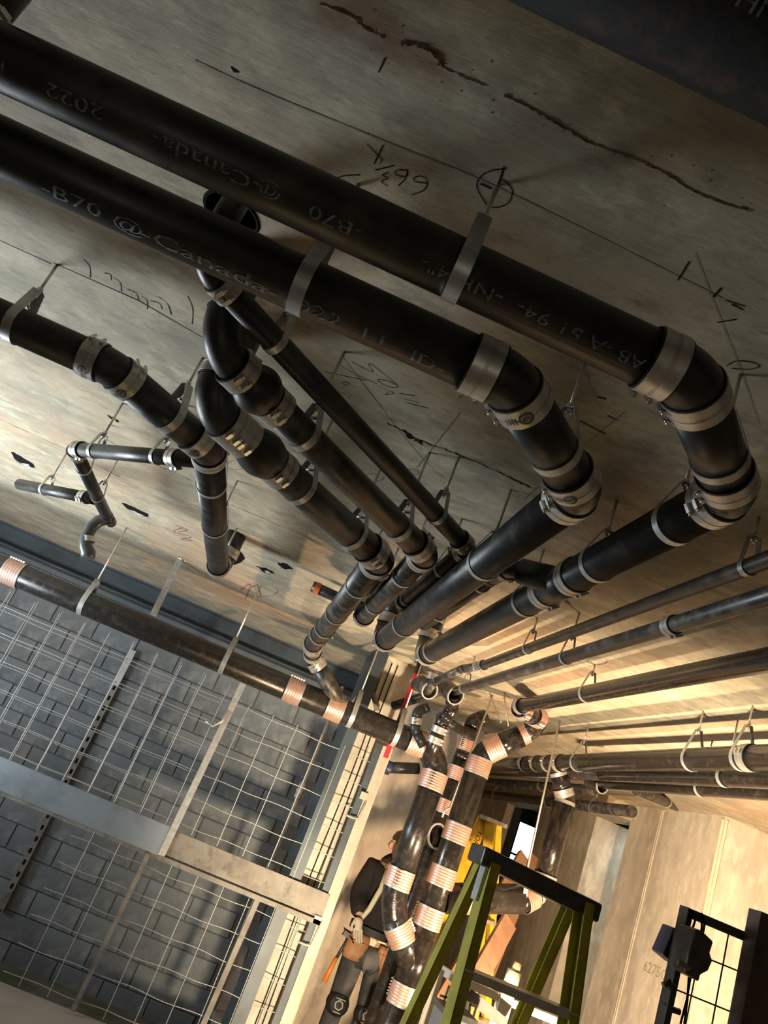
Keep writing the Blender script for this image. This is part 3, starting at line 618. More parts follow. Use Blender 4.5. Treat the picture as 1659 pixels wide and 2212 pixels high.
# ------------------------------------------------------------------ wire mesh partition over the block wall
YM = 5.72
M['wire'] = nmat('galvanized_wire', (.40, .40, .38), .45, .4, .5)
M['railblue'] = nmat('galvanized_sheet', (.40, .46, .52), .3, .7, .5, var=(.30, .35, .40), vscale=5, bump=.05)
M['railtan'] = nmat('warm_tan_steel', (.22, .20, .17), .6, .1, .4, var=(.165, .15, .125), vscale=8, var2=(.12, .11, .095), v2scale=12, bump=.2)  # warm lamplight on the right-hand rail is kept in this tan
M['post'] = nmat('cream_painted_steel', (.50, .44, .34), .55, .1, .4, var=(.46, .40, .31), vscale=14, bump=.15)
CAGE = thing('mesh_partition', 'wire mesh partition with steel rails in front of the block wall', 'partition', (-.2, YM, 0))
zr0, zr1 = CZ-.70, CZ-.525
mb = MB(); mb.box((-1.95, YM-.03, (zr0+zr1)/2), (3.55, .012, zr1-zr0)); mb.box((-1.95, YM-.005, zr0), (3.55, .06, .012)); mb.box((-1.95, YM-.02, zr1), (3.55, .03, .01)); mb.build('rail', M['railblue'], CAGE, 'bluish galvanized rail')
mb = MB(); mb.box((.42, YM-.03, (zr0+zr1)/2+.004), (1.14, .012, zr1-zr0-.02)); mb.box((.42, YM+.01, zr0), (1.14, .09, .012)); mb.box((.42, YM-.045, zr0-.012), (1.16, .02, .03)); mb.build('rail', M['railtan'], CAGE, 'tan rail')
mb = MB(); mb.box((-1.6, YM+.05, zr0-.02), (2.9, .05, .035)); mb.build('rail', M['railtan'], CAGE)
mb = MB(); mb.bar((-.155, YM-.045, zr0), (-.13, YM-.045, CZ+.52), .045, .012, (0, 1, 0)); mb.bar((-.135, YM-.02, zr0), (-.112, YM-.02, CZ+.52), .008, .05, (0, 1, 0)); mb.build('upright', M['galv'], CAGE, 'bright angle upright')
mb = MB(); mb.bar((-.235, YM, zr0-.02), (-.255, YM, .02), .03, .02, (0, 1, 0)); mb.build('upright', M['railtan'], CAGE)
mb = MB(); mb.bar((.55, YM, zr0-.02), (.52, YM, .02), .035, .02, (0, 1, 0)); mb.build('upright', M['railtan'], CAGE)
mb = MB(); mb.box((1.012, YM-.02, (CZ+.5)/2), (.075, .012, CZ+.5)); mb.build('post', M['post'], CAGE, 'cream post')
mb = MB(); mb.box((.955, YM+.02, (CZ+.5)/2), (.05, .05, CZ+.5)); mb.build('post', M['lintel'], CAGE, 'dark channel')
def wire(p, r=.003):
    mb = MB(); mb.tube(p, r, 5, False); mb.build('wire', M['wire'], CAGE)
def wavy(x0, x1, y, z, amp, ph):
    n = int((x1-x0)/.06)+1; return [(x0+(x1-x0)*k/n, y, z+amp*math.sin(ph+k*.9)+amp*.7*math.sin(ph*2+k*.37)) for k in range(n+1)]
sp = .186
for k in range(18):                                  # upper panel, front layer
    x = -2.3+sp*k+.04
    if x < .93: wire([(x, YM, zr1-.01), (x+random.uniform(-.006, .006), YM, CZ+.30), (x+.004, YM, CZ+.47 if x < -.1 else CZ+.40)])
for k in range(6):
    z = CZ+.36-.168*k; wire(wavy(-2.35, -.14, YM+.006, z, .0015, k)); wire(wavy(-.14, .94 if k else .97, YM+.006, z, .0035, k*1.7))
for k in range(10):                                  # second sheet just behind, left bay only
    x = -2.2+sp*k+.1
    if x < -.2: wire([(x, YM+.16, zr1-.2), (x, YM+.16, CZ+.50)], .0024)
for k in range(6): wire(wavy(-2.35, -.2, YM+.165, CZ+.34-.168*k, .002, k), .0024)
for k in range(9):                                   # lower panel
    x = -.62+sp*k
    if x < .93: wire([(x, YM+.02, .03), (x, YM+.02, zr0-.03)])
for k in range(6): wire(wavy(-.75, .95, YM+.026, CZ-.80-.165*k, .0045, k*2.1))
for z, s_ in ((CZ-.03, 1), (CZ-.86, 1)):             # latch hooks on the post
    mb = MB(); mb.tube([(.90, YM-.05, z), (.955, YM-.05, z), (.985, YM-.05, z+.01), (.992, YM-.05, z+.13)], .007, 8); mb.box((.965, YM-.04, z+.16), (.05, .03, .05)); mb.build('latch', M['post'], CAGE)
mb = MB(); mb.tube([(-.26, YM-.06, CZ+.18), (-.2, YM-.06, CZ+.165), (-.155, YM-.06, CZ+.22), (-.15, YM-.06, CZ+.30)], .008, 8); mb.build('latch', M['galv'], CAGE)
# slotted strut, insulated conduit and cables on the walls behind
t_ = thing('slotted_strut', 'slotted steel strut with a pale plate fixed to the block wall', 'strut', (-1.2, YB-.05, 0))
mb = MB(); mb.box((-1.2, YB-.045, 1.0), (.055, .03, 2.0)); mb.build('channel', M['railtan'], t_)
mb = MB()
for k in range(19): mb.box((-1.2, YB-.0615, .18+.095*k), (.02, .003, .04))
mb.build('slots', M['dark'], t_); mb = MB(); mb.box((-1.2, YB-.07, 2.08), (.06, .02, .34)); mb.build('plate', M['galv'], t_, 'pale plate')
t_ = thing('conduit', 'wrapped vertical conduit with a lumpy joint left of the dark strip', 'conduit', (.60, 6.9, 0))
mb = MB(); mb.tube([(.66, 6.95, 0), (.66, 6.95, 1.1)], .03, 12); mb.build('sleeve', M['post'], t_); mb = MB(); mb.tube([(.66, 6.95, 1.1), (.66, 6.95, 2.64)], .016, 10); mb.build('tube', M['post'], t_)
mb = MB(); mb.lathe((.66, 6.95, 1.62), (0, 0, 1), [(0, .016), (.02, .035), (.08, .04), (.14, .03), (.16, .016)], 14); mb.build('joint', M['chip'], t_, 'lumpy joint')
for k, x in enumerate((.845, .89)):
    mb = MB(); mb.tube([(x+.006*math.sin(j*.8+k), 5.842, .0+j*.2) for j in range(15)], .0045, 6); tag(mb.build('cable', M['rubber']), 'thin dark cable on the cream column, '+('left' if not k else 'right')+' one', 'cable', 'cables down the column')
t_ = thing('wall_hook', 'bent grey steel hook fixed high on the cream column', 'hook', (.88, 5.84, 2.3))
a_ = at(790, 1500, y=5.82); mb = MB(); mb.tube([at(762, 1520, y=5.8), at(785, 1492, y=5.8), at(806, 1500, y=5.8), at(815, 1535, y=5.8)], .02, 10); mb.build('bend', M['railtan'], t_); mb = MB(); mb.tube([at(808, 1500, y=5.82), at(838, 1415, y=5.82)], .008, 8); mb.build('stem', M['railtan'], t_)
mb = MB(); mb.bar(at(388, 1210, z=ZC-.004), at(330, 1330, y=at(388, 1210, z=ZC).y-.05), .045, .008, (0, 1, 0))
t_ = thing('flat_strap', 'flat galvanized strap hanging from the ceiling behind the wide pipe', 'strap', at(388, 1210, z=ZC)); mb.build('bar', M['galv'], t_)
mb = MB(); c_ = at(392, 1208, z=ZC-.02); mb.tube([c_+Vector((-.03, 0, 0)), c_+Vector((.04, 0, 0))], .008, 8); mb.build('bolt', M['screw'], t_)

# ------------------------------------------------------------------ green step ladder in front of the lit stacks
M['green'] = nmat('lime_fibreglass', (.37, .335, .03), .5, 0, .4, var=(.29, .25, .02), vscale=14, var2=(.22, .23, .16), v2scale=6, thr2=(.62, .72))
M['blackpl'] = nmat('black_plastic_cap', (.03, .027, .024), .4, 0, .5, var=(.06, .05, .045), vscale=20)
M['alu'] = nmat('aluminium', (.55, .53, .48), .4, .7, .5, var=(.42, .40, .36), vscale=20)
M['yellow'] = nmat('yellow_fibreglass', (.62, .40, .02), .45, 0, .4, var=(.45, .29, .02), vscale=10)
LY = 2.5
LA = at(1040, 1830, y=LY); LB = at(1274, 1938, y=LY); zt_ = (LA.z+LB.z)/2; LA.z = zt_+.012; LB.z = zt_-.012
LAD = thing('step_ladder', 'lime green fibreglass step ladder with black top in the foreground', 'ladder', (LA.x+.2, LY, 0))
def chan(mb, a, b, w, dp, face, t=.004):              # C channel from a to b; face: direction the web looks to
    a, b = Vector(a), Vector(b); d = (b-a).normalized(); f = Vector(face); f = (f-d*f.dot(d)).normalized(); s_ = d.cross(f)
    mb.bar(a, b, t, w, s_.cross(d)) if False else None
    def slab(o, e1, w1, e2, t1):
        vs = [p+o+e1*(w1/2*i)+e2*(t1/2*j) for p in (a, b) for i in (-1, 1) for j in (-1, 1)]
        mb.add(vs, [(0, 1, 3, 2), (4, 6, 7, 5), (0, 4, 5, 1), (2, 3, 7, 6), (0, 2, 6, 4), (1, 5, 7, 3)])
    slab(Vector((0, 0, 0)), s_, w, f, t)
    for sg in (-1, 1): slab(s_*(sg*(w/2-t/2))-f*(dp/2), f, dp, s_, t)
mb = MB(); xa, xb = LA.x, LB.x
vs = []
cap = [(xa-.012, LY-.075), (xb+.012, LY-.075), (xb+.012, LY+.075), (xa-.012, LY+.075)]
for x, y in cap: vs.append((x, y, zt_+(.012 if x < (xa+xb)/2 else -.012)))
for x, y in cap: vs.append((x, y, zt_-.055+(.012 if x < (xa+xb)/2 else -.012)))
mb.add(vs, [(0, 1, 2, 3), (7, 6, 5, 4), (0, 4, 5, 1), (1, 5, 6, 2), (2, 6, 7, 3), (3, 7, 4, 0)]); o = mb.build('top_cap', M['blackpl'], LAD, 'black moulded top')
m_ = o.modifiers.new('bevel', 'BEVEL'); m_.width = .008; m_.segments = 2
htop = zt_-.03
for nm, x, sg, fl, spd, w in (('front_rail', xa+.02, -1, -.03, -.21, .075), ('front_rail', xb-.02, 1, .03, -.21, .075), ('rear_rail', xa+.02, -1, -.10, .13, .05), ('rear_rail', xb-.02, 1, -.10, .13, .05)):
    mb = MB(); a_ = Vector((x, LY+(-.045 if spd < 0 else .045), htop)); b_ = Vector((x+fl*htop, a_.y+spd*htop, .012)); chan(mb, a_, b_, w, .028, (sg, 0, 0)); mb.build(nm, M['green'], LAD)
    mb = MB(); mb.box(b_, (.05, w+.015, .03)); mb.build('foot', M['rubber'], LAD)
for k in range(1, 6):
    z = htop-.29*k; f_ = (htop-z)
    mb = MB(); mb.box(((xa+xb)/2, LY-.045-.21*f_, z), (xb-xa-.04+.06*f_, .075, .022)); mb.build('step', M['alu'], LAD)
for k in (2, 4):
    f_ = .29*k; mb = MB(); mb.box(((xa+xb)/2-.1*f_, LY+.045+.13*f_, htop-f_), (xb-xa-.02, .02, .03)); mb.build('rear_bar', M['alu'], LAD)
for x in (xa+.012, xb-.012):
    mb = MB(); mb.box((x, LY-.048, htop-.05), (.012, .05, .12)); mb.build('bracket', M['galv'], LAD)
# ------------------------------------------------------------------ yellow ladders behind
YLD = thing('step_ladder', 'yellow fibreglass step ladder folded behind the green one', 'ladder', at(1050, 2150, y=6.1))
def rail_px(t, a, b, ya, yb, w, dp, mat, name='rail', face=(-1, -.3, 0)):
    mb = MB(); A_ = at(*a, y=ya); B_ = at(*b, y=yb); d = B_-A_
    if d.z < 0: B_ = A_+d*((A_.z-.02)/-d.z) if True else B_
    chan(mb, A_, B_, w, dp, face); mb.build(name, mat, t); return A_, B_
rail_px(YLD, (1046, 1770), (985, 1905), 6.25, 6.0, .10, .03, M['yellow'], face=(0, -1, 0))
ra = rail_px(YLD, (1058, 1776), (1038, 2006), 6.2, 6.05, .075, .03, M['yellow'], face=(-.5, -1, 0))
rb = rail_px(YLD, (1078, 1784), (1066, 1980), 6.3, 6.2, .065, .03, M['yellow'], face=(.5, -1, 0))
for k in range(5):
    q0 = ra[0].lerp(ra[1], .18+.15*k); q1 = rb[0].lerp(rb[1], .18+.15*k); mb = MB(); mb.bar(q0, q1, .05, .025); mb.build('step', M['alu'], YLD)
mb = MB(); q0 = ra[0]; q1 = rb[0]; mb.bar(q0+Vector((-.06, 0, .015)), q1+Vector((.03, 0, .015)), .09, .03); mb.build('top_cap', M['alu'], YLD)
YL2 = thing('extension_ladder', 'yellow ladder standing edge-on between the mesh partition and the worker', 'ladder', at(640, 2212, y=5.95))
A_, B_ = rail_px(YL2, (782, 1772), (700, 2002), 6.0, 5.95, .045, .03, M['yellow'], face=(0, -1, 0))
for k in range(5):
    q = A_.lerp(B_, .20+.17*k); mb = MB(); mb.bar(q, q+Vector((-.24, .25, .0)), .05, .025); mb.build('rung', M['alu'], YL2)
    mb = MB(); mb.bar(q+Vector((-.1, .1, -.01)), q+Vector((-.015, .01, -.15)), .014, .006); mb.build('brace', M['alu'], YL2)
for q in (.44,): mb = MB(); c_ = A_.lerp(B_, q); mb.box(c_+Vector((0, -.004, 0)), (.05, .006, .1)); mb.build('sticker', nmat('white_sticker', (.7, .68, .62), .6), YL2, 'white sticker')
# ------------------------------------------------------------------ timber props
M['wood'] = nmat('pine_board', (.30, .17, .095), .6, 0, .3, var=(.22, .12, .07), vscale=5, streak=(1, 1, .15))
for (a, b, ya, yb, w, lb) in (((1130, 1848), (1092, 1915), 7.0, 6.7, .10, 'brown pine board leaning left behind the ladder tops'), ((1156, 1853), (1130, 1917), 7.2, 7.0, .10, 'brown pine board leaning right behind the ladder tops'), ((1100, 1990), (1034, 2107), 5.9, 5.5, .13, 'wide brown plank slanting behind the yellow step ladder')):
    A_ = at(*a, y=ya); B_ = at(*b, y=yb); d = B_-A_; B_ = A_+d*((A_.z-.01)/-d.z)
    mb = MB(); mb.bar(A_, B_, w, .035, (0, 1, 0)); tag(mb.build('pine_board', M['wood']), lb, 'board', 'pine boards')
# ------------------------------------------------------------------ pale pipe-threading rack
M['creamst'] = nmat('cream_enamel', (.66, .60, .46), .45, 0, .4, var=(.55, .49, .38), vscale=8)
RY = 4.05
RK_ = thing('tool_stand', 'cream steel tool stand with a lever and wooden peg below the ladders', 'stand', at(1110, 2200, y=RY))
def rbar(a, b, w, t, name, mat=None, ya=RY, yb=RY): mb = MB(); mb.bar(at(*a, y=ya), at(*b, y=yb), w, t, (0, 1, 0)); return mb.build(name, mat or M['creamst'], RK_)
A_ = at(1100, 2125, y=RY); mb = MB(); mb.box((A_.x, RY, A_.z/2), (.065, .05, A_.z)); mb.build('post', M['creamst'], RK_)
mb = MB(); mb.tube([A_+Vector((.005, 0, -.03)), A_+Vector((.01, 0, .06))], .036, 14); mb.build('socket', M['creamst'], RK_)
mb = MB(); mb.tube([A_+Vector((.01, 0, .05)), A_+Vector((.015, 0, .1))], [.022, .018], 10); mb.build('peg', nmat('split_wood', (.62, .40, .2), .7), RK_, 'split wooden peg')
mb = MB(); mb.tube([A_+Vector((.02, -.03, -.015)), at(1128, 2145, y=RY-.03), at(1145, 2155, y=RY-.03)], [.014, .012, .022], 10); mb.tube([at(1138, 2151, y=RY-.03), at(1148, 2157, y=RY-.03), at(1155, 2162, y=RY-.03)], [.018, .028, .016], 12); mb.build('lever', M['creamst'], RK_)
rbar((1015, 2126), (1074, 2152), .035, .03, 'rail'); rbar((1090, 2160), (1230, 2217), .035, .03, 'rail'); rbar((1040, 2132), (1028, 2165), .012, .012, 'bracket'); rbar((1040, 2132), (1080, 2150), .012, .012, 'bracket')
rbar((952, 2093), (985, 2115), .04, .03, 'rail', ya=RY+.2, yb=RY+.1); rbar((1010, 2145), (1090, 2212), .05, .02, 'brace', M['railtan'], RY-.1, RY-.1)
rbar((970, 2128), (958, 2165), .01, .01, 'bracket', ya=RY-.1, yb=RY-.1); rbar((950, 2150), (985, 2160), .01, .01, 'bracket', ya=RY-.1, yb=RY-.1)
rbar((1015, 2165), (1010, 2212), .012, .012, 'bracket', ya=RY-.15, yb=RY-.15); rbar((1015, 2168), (1030, 2175), .012, .012, 'bracket', ya=RY-.15, yb=RY-.15); rbar((1030, 2175), (1022, 2200), .012, .012, 'bracket', ya=RY-.15, yb=RY-.15); rbar((1132, 2185), (1126, 2212), .01, .01, 'bracket')
for q in ((1015, 2126), (1225, 2215), (952, 2093)):
    c_ = at(*q, y=RY+.1); mb = MB(); mb.box((c_.x, RY+.1, c_.z/2), (.035, .035, c_.z)); mb.build('leg', M['creamst'], RK_)
c_ = at(985, 2196, y=RY-.25); mb = MB(); mb.box((c_.x, RY-.22, c_.z/2), (.15, .16, c_.z)); bx = tag(mb.build('tool_box', nmat('grey_box', (.10, .11, .12), .5)), 'dark grey tall box standing left of the cream tool stand', 'box')
mb = MB(); mb.box((c_.x, RY-.22, c_.z+.012), (.165, .175, .024)); mb.build('lid', M['blackpl'], bx); mb = MB(); mb.tube([(c_.x-.03, RY-.22, c_.z+.024), (c_.x-.03, RY-.22, c_.z+.05), (c_.x+.03, RY-.22, c_.z+.05), (c_.x+.03, RY-.22, c_.z+.024)], .006, 8); mb.build('handle', M['galv'], bx)
# ------------------------------------------------------------------ dark framed mesh gate with a tool hung on it, bottom right
GY = 2.42
M['darkpaint'] = nmat('dark_painted_steel', (.045, .043, .035), .5, .2, .4, var=(.07, .065, .05), vscale=12)
GT = thing('mesh_gate', 'dark steel mesh gate frame against the bright pier', 'gate', at(1430, 2212, y=GY))
c0_ = at(1484, 1960, y=GY); x0g = c0_.x; z0g = c0_.z
mb = MB(); mb.box((x0g, GY, z0g/2), (.03, .03, z0g)); mb.box((x0g-.014, GY-.02, z0g/2), (.004, .03, z0g)); mb.build('upright', M['darkpaint'], GT)
mb = MB(); mb.box((x0g+.2, GY, z0g-.013), (.40, .03, .026)); mb.build('rail', M['darkpaint'], GT)
c1_ = at(1655, 1975, y=GY-.05); mb = MB(); mb.box((c1_.x+.004, GY-.05, c1_.z/2), (.085, .06, c1_.z)); mb.build('post', nmat('dark_timber_post', (.085, .06, .045), .6, 0, .3, var=(.05, .036, .028), vscale=6), GT, 'dark timber post')
for k in range(6):
    z = z0g-.115-.088*k*1.3; mb = MB(); mb.tube([(x0g, GY+.01, z), (x0g+.4, GY+.01, z+.004)], .0025, 6); mb.build('wire', M['darkpaint'], GT)
for k in range(4):
    x = x0g+.028+.082*k+.05; mb = MB(); mb.tube([(x, GY+.014, z0g-.02), (x+.004, GY+.014, z0g-.35), (x-.006, GY+.014, .3)], .0025, 6); mb.build('wire', M['darkpaint'], GT)
for (a, b, c) in (((1432, 2128), (1447, 2122), (1455, 2132)), ((1437, 2165), (1445, 2178), (1468, 2186))):
    mb = MB(); mb.tube([at(*a, y=GY-.02), at(*b, y=GY-.02), at(*c, y=GY-.02)], .009, 8); mb.build('latch', M['darkpaint'], GT)
TL = thing('work_light', 'dark blue and black battery tool hung on the gate frame', 'tool', at(1470, 2060, y=GY-.08))
def poly_slab(pix, y0, y1, name, mat, parent, label=None):
    P_ = [at(px, py, y=(y0+y1)/2) for px, py in pix]; n = len(P_); mb = MB()
    mb.add([(p.x, y0, p.z) for p in P_]+[(p.x, y1, p.z) for p in P_], [tuple(range(n)), tuple(range(2*n-1, n-1, -1))]+[(k, (k+1) % n, n+(k+1) % n, n+k) for k in range(n)])
    o = mb.build(name, mat, parent, label); m = o.modifiers.new('bevel', 'BEVEL'); m.width = .005; m.segments = 2; return o
poly_slab([(1443, 1998), (1462, 2010), (1478, 2050), (1450, 2082), (1418, 2056)], GY+.03, GY+.10, 'housing', nmat('dark_blue_plastic', (.025, .025, .075), .45), TL, 'dark blue housing')
poly_slab([(1485, 2001), (1498, 2003), (1524, 2028), (1516, 2052), (1522, 2068), (1512, 2090), (1496, 2098), (1492, 2113), (1462, 2095), (1470, 2050)], GY-.12, GY-.035, 'body', M['blackpl'], TL, 'black body')
poly_slab([(1465, 2070), (1495, 2090), (1487, 2098), (1462, 2085)], GY-.128, GY-.121, 'plate', nmat('grey_plate', (.20, .17, .14), .5), TL, 'grey name plate')
for k, (a, b) in enumerate((((1504, 1968), (1494, 2012)), ((1516, 1972), (1512, 2030)), ((1522, 1978), (1516, 2030)), ((1492, 2110), (1470, 2212)), ((1488, 2110), (1478, 2212)))):
    mb = MB(); A_ = at(*a, y=GY-.03); B_ = at(*b, y=GY-.05 if k > 2 else GY-.04); mb.tube([A_, A_.lerp(B_, .5)+Vector((.003, 0, 0)), B_], .0035, 6); mb.build('cord', M['rubber'], TL)
# ------------------------------------------------------------------ the worker
def skin(name, pts, edges, mat, parent=None, label=None, sub=2, root=0):
    me = bpy.data.meshes.new(name); me.from_pydata([p[:3] for p in pts], edges, []); me.materials.append(mat)
    o = bpy.data.objects.new(name, me); COL.objects.link(o)
    md = o.modifiers.new('skin', 'SKIN'); md.use_smooth_shade = True
    for i, p in enumerate(pts):
        r = p[3]; me.skin_vertices[0].data[i].radius = (r if not isinstance(r, tuple) else r[0], r if not isinstance(r, tuple) else r[1])
        me.skin_vertices[0].data[i].use_root = (i == root)
    sb = o.modifiers.new('sub', 'SUBSURF'); sb.levels = sub; sb.render_levels = sub
    if parent is not None: o.parent = parent; o.matrix_parent_inverse = parent_world(parent).inverted()
    if label: o['label'] = label
    return o
WY = 6.25
M['skin'] = nmat('skin', (.42, .24, .16), .5)
M['hoodie'] = nmat('black_hoodie', (.018, .016, .017), .85, 0, .2, bump=.3, bscale=60)
M['jeans'] = nmat('dark_work_trousers', (.035, .036, .038), .8, 0, .25, var=(.06, .06, .06), vscale=9, bump=.4, bscale=40)
M['glove'] = nmat('pale_work_glove', (.52, .47, .40), .8, 0, .2, bump=.2, bscale=70)
M['leather'] = nmat('tan_leather', (.36, .19, .095), .6, 0, .4, var=(.28, .14, .07), vscale=10, bump=.3, bscale=50)
xm = 1.50
body_pts = [(xm, WY, .95, (.165, .115)), (xm, WY, 1.12, (.165, .115)), (xm, WY, 1.30, (.185, .12)), (xm, WY+.01, 1.42, (.13, .085)), (xm-.01, WY, 1.50, .058), (xm-.02, WY-.02, 1.58, .085), (xm-.02, WY-.02, 1.665, .075),
            (xm-.175, WY, 1.405, .066), (xm-.215, WY, 1.20, .058), (xm-.19, WY-.17, 1.075, .042),
            (xm+.175, WY, 1.405, .06), (xm+.225, WY+.01, 1.17, .048), (xm+.16, WY-.14, 1.06, .036),
            (xm-.09, WY, .86, .085), (xm-.10, WY-.015, .50, .06), (xm-.115, WY+.01, .10, .045), (xm-.125, WY-.13, .045, .042),
            (xm+.09, WY, .86, .085), (xm+.11, WY-.03, .50, .06), (xm+.12, WY+.01, .10, .045), (xm+.14, WY-.13, .045, .042)]
body_e = [(0, 1), (1, 2), (2, 3), (3, 4), (4, 5), (5, 6), (3, 7), (7, 8), (8, 9), (3, 10), (10, 11), (11, 12), (0, 13), (13, 14), (14, 15), (15, 16), (0, 17), (17, 18), (18, 19), (19, 20)]
MAN = skin('person', body_pts, body_e, M['skin'])
tag(MAN, 'worker in black hoodie, cap and knee pads standing behind the drop pipe', 'person')
def grow(idx, ed, add, name, mat, label):
    mp = {k: i for i, k in enumerate(idx)}; P = []
    for k in idx:
        q = body_pts[k]; r = q[3]; P.append((*q[:3], (r[0]+add, r[1]+add) if isinstance(r, tuple) else r+add))
    return skin(name, P, [(mp[a], mp[b]) for a, b in ed], mat, MAN, label)
grow([0, 1, 2, 3, 7, 8, 9, 10, 11, 12], [(0, 1), (1, 2), (2, 3), (3, 7), (7, 8), (8, 9), (3, 10), (10, 11), (11, 12)], .022, 'hoodie', M['hoodie'], 'black hooded sweatshirt')
grow([0, 13, 14, 15, 17, 18, 19], [(0, 13), (13, 14), (14, 15), (0, 17), (17, 18), (18, 19)], .016, 'trousers', M['jeans'], 'dark work trousers')
skin('hood', [(xm-.10, WY+.02, 1.49, .04), (xm-.03, WY+.06, 1.52, .05), (xm+.06, WY+.04, 1.50, .045), (xm+.09, WY-.03, 1.46, .035), (xm-.12, WY-.04, 1.46, .035)], [(0, 1), (1, 2), (2, 3), (0, 4)], M['hoodie'], MAN)
for s_ in (-1, 1):
    x = xm+(-.12 if s_ < 0 else .13); skin('boot', [(x, WY+.03, .06, .062), (x+.008*s_, WY-.08, .05, .056), (x+.012*s_, WY-.16, .04, .046), (x, WY+.02, .16, .06)], [(0, 1), (1, 2), (0, 3)], M['rubber'], MAN)
hx, hy, hz = xm-.02, WY-.02, 1.615                       # face and cap
mb = MB(); mb.lathe((hx, hy, hz+.02), (0, 0, 1), [(0, .099), (.03, .098), (.065, .083), (.088, .05), (.096, .0)], 22); mb.tube([(hx-.07, hy-.085, hz+.022), (hx, hy-.14, hz+.012), (hx+.07, hy-.085, hz+.022)], [.02, .03, .02], 10); mb.build('cap', nmat('grey_cap', (.17, .15, .12), .8), MAN, 'grey-brown cap')
mb = MB(); mb.tube([(hx, hy-.085, hz-.005), (hx, hy-.112, hz-.04), (hx, hy-.09, hz-.05)], [.008, .014, .01], 8); mb.build('nose', M['skin'], MAN)
for s_ in (-1, 1):
    mb = MB(); mb.lathe((hx+.034*s_, hy-.083, hz-.004), (0, -1, 0), [(0, .013), (.006, .009), (.009, 0)], 10); mb.build('eye', nmat('eye_white', (.6, .57, .52), .3), MAN)
    mb = MB(); mb.tube([(hx+.09*s_, hy, hz+.01), (hx+.1*s_, hy+.01, hz-.02), (hx+.088*s_, hy, hz-.045)], [.012, .016, .009], 8); mb.build('ear', M['skin'], MAN)
mb = MB(); mb.tube([(hx-.028, hy-.084, hz-.078), (hx, hy-.09, hz-.08), (hx+.028, hy-.084, hz-.078)], [.004, .007, .004], 8); mb.build('mouth', nmat('lips', (.30, .12, .10), .5), MAN)
def hand(w, fwd, side, name):                              # relaxed gloved hand: palm and five fingers
    w = Vector(w); f = Vector(fwd).normalized(); s_ = Vector(side).normalized(); c = f.cross(s_)
    P = [(*w, .034), (*(w+f*.05), (.042, .024)), (*(w+f*.085), (.04, .02))]; E_ = [(0, 1), (1, 2)]
    for k, (o, L) in enumerate(((-.032, .062), (-.011, .075), (.011, .078), (.031, .07))):
        b = w+f*.085+s_*o; i = len(P)
        P += [(*b, .011), (*(b+f*L*.5+c*.008), .010), (*(b+f*L+c*.026), .0085)]; E_ += [(2, i), (i, i+1), (i+1, i+2)]
    i = len(P); t0 = w+f*.03-s_*.038; P += [(*t0, .013), (*(t0+f*.04-s_*.02), .0115), (*(t0+f*.07-s_*.018+c*.012), .0095)]; E_ += [(1, i), (i, i+1), (i+1, i+2)]
    return skin(name, P, E_, M['glove'], MAN, 'pale work glove', 1)
hand((xm-.188, WY-.19, 1.075), (.18, -.2, -1), (.9, .3, 0), 'glove'); hand((xm+.155, WY-.15, 1.05), (-.4, -.5, -.4), (-.6, .3, .5), 'glove')
def pouch(x, z, w, h_, lean):
    mb = MB(); n = 10
    vs = []
    for t, (sx, dy) in ((0, (.85, .03)), (.25, (1.0, .055)), (.7, (1.0, .075)), (1, (.8, .06))):
        for k in range(n+1):
            a = math.pi*k/n; vs.append((x-math.cos(a)*w/2*sx+lean*t, WY-.125-math.sin(a)*dy, z-h_*t))
    fs = [(i*(n+1)+k, i*(n+1)+k+1, (i+1)*(n+1)+k+1, (i+1)*(n+1)+k) for i in range(3) for k in range(n)]; fs += [tuple(range(n+1)), tuple(range(4*(n+1)-1, 3*(n+1)-1, -1))]
    fs += [tuple(i*(n+1) for i in range(4))[::-1], tuple(i*(n+1)+n for i in range(4))]
    mb.add(vs, fs, 0, True); o = mb.build('tool_pouch', M['leather'], MAN, 'tan leather tool pouch')
    mb = MB(); mb.ribbon([(x-math.cos(math.pi*k/n)*w/2*.9+lean*.3, WY-.128-math.sin(math.pi*k/n)*.064, z-h_*.3) for k in range(n+1)], .012, .006, (0, 0, 1)); mb.build('seam', M['leather'], o)
pouch(xm-.12, .97, .165, .17, -.02); pouch(xm+.10, .95, .15, .17, .02)
mb = MB(); mb.ribbon([(xm+.198*math.cos(a), WY+.148*math.sin(a), 1.0) for a in [2*math.pi*k/24 for k in range(24)]], .05, .006, (0, 0, 1), True); mb.build('belt', M['rubber'], MAN)
for s_, x in ((-1, xm-.102), (1, xm+.112)):
    mb = MB(); n = 10
    mb.lathe((x, WY-.075, .50), (0, -1, .08), [(-.03, .085), (.0, .08), (.025, .06), (.035, .03), (.037, 0)], 18); k_ = mb.build('knee_pad', M['rubber'], MAN, 'black knee pad')
    mb = MB(); mb.lathe((x, WY-.108, .50), (0, -1, .08), [(0, .034), (.006, .034), (.008, .026), (.002, .024)], 6); mb.tube([(x-.035, WY-.116, .54), (x+.035, WY-.116, .54)], .005, 6); mb.tube([(x-.03, WY-.114, .455), (x+.03, WY-.114, .455)], .005, 6); mb.build('emblem', nmat('pale_pad_print', (.32, .31, .28), .6), k_, 'pale moulded ribs')
mb = MB(); mb.tube([(xm-.10, WY-.13, 1.44), (xm-.105, WY-.16, 1.30), (xm-.14, WY-.17, 1.14), (xm-.19, WY-.15, 1.01)], [.017, .02, .019, .015], 10); tag(mb.build('air_hose', nmat('pale_green_hose', (.48, .48, .36), .5)), 'pale hose hanging from the worker\'s shoulder to the gloved hand', 'hose')
HM = thing('hammer', 'hammer with an orange handle hanging at the worker\'s hip', 'hammer', (xm-.26, WY-.10, .85))
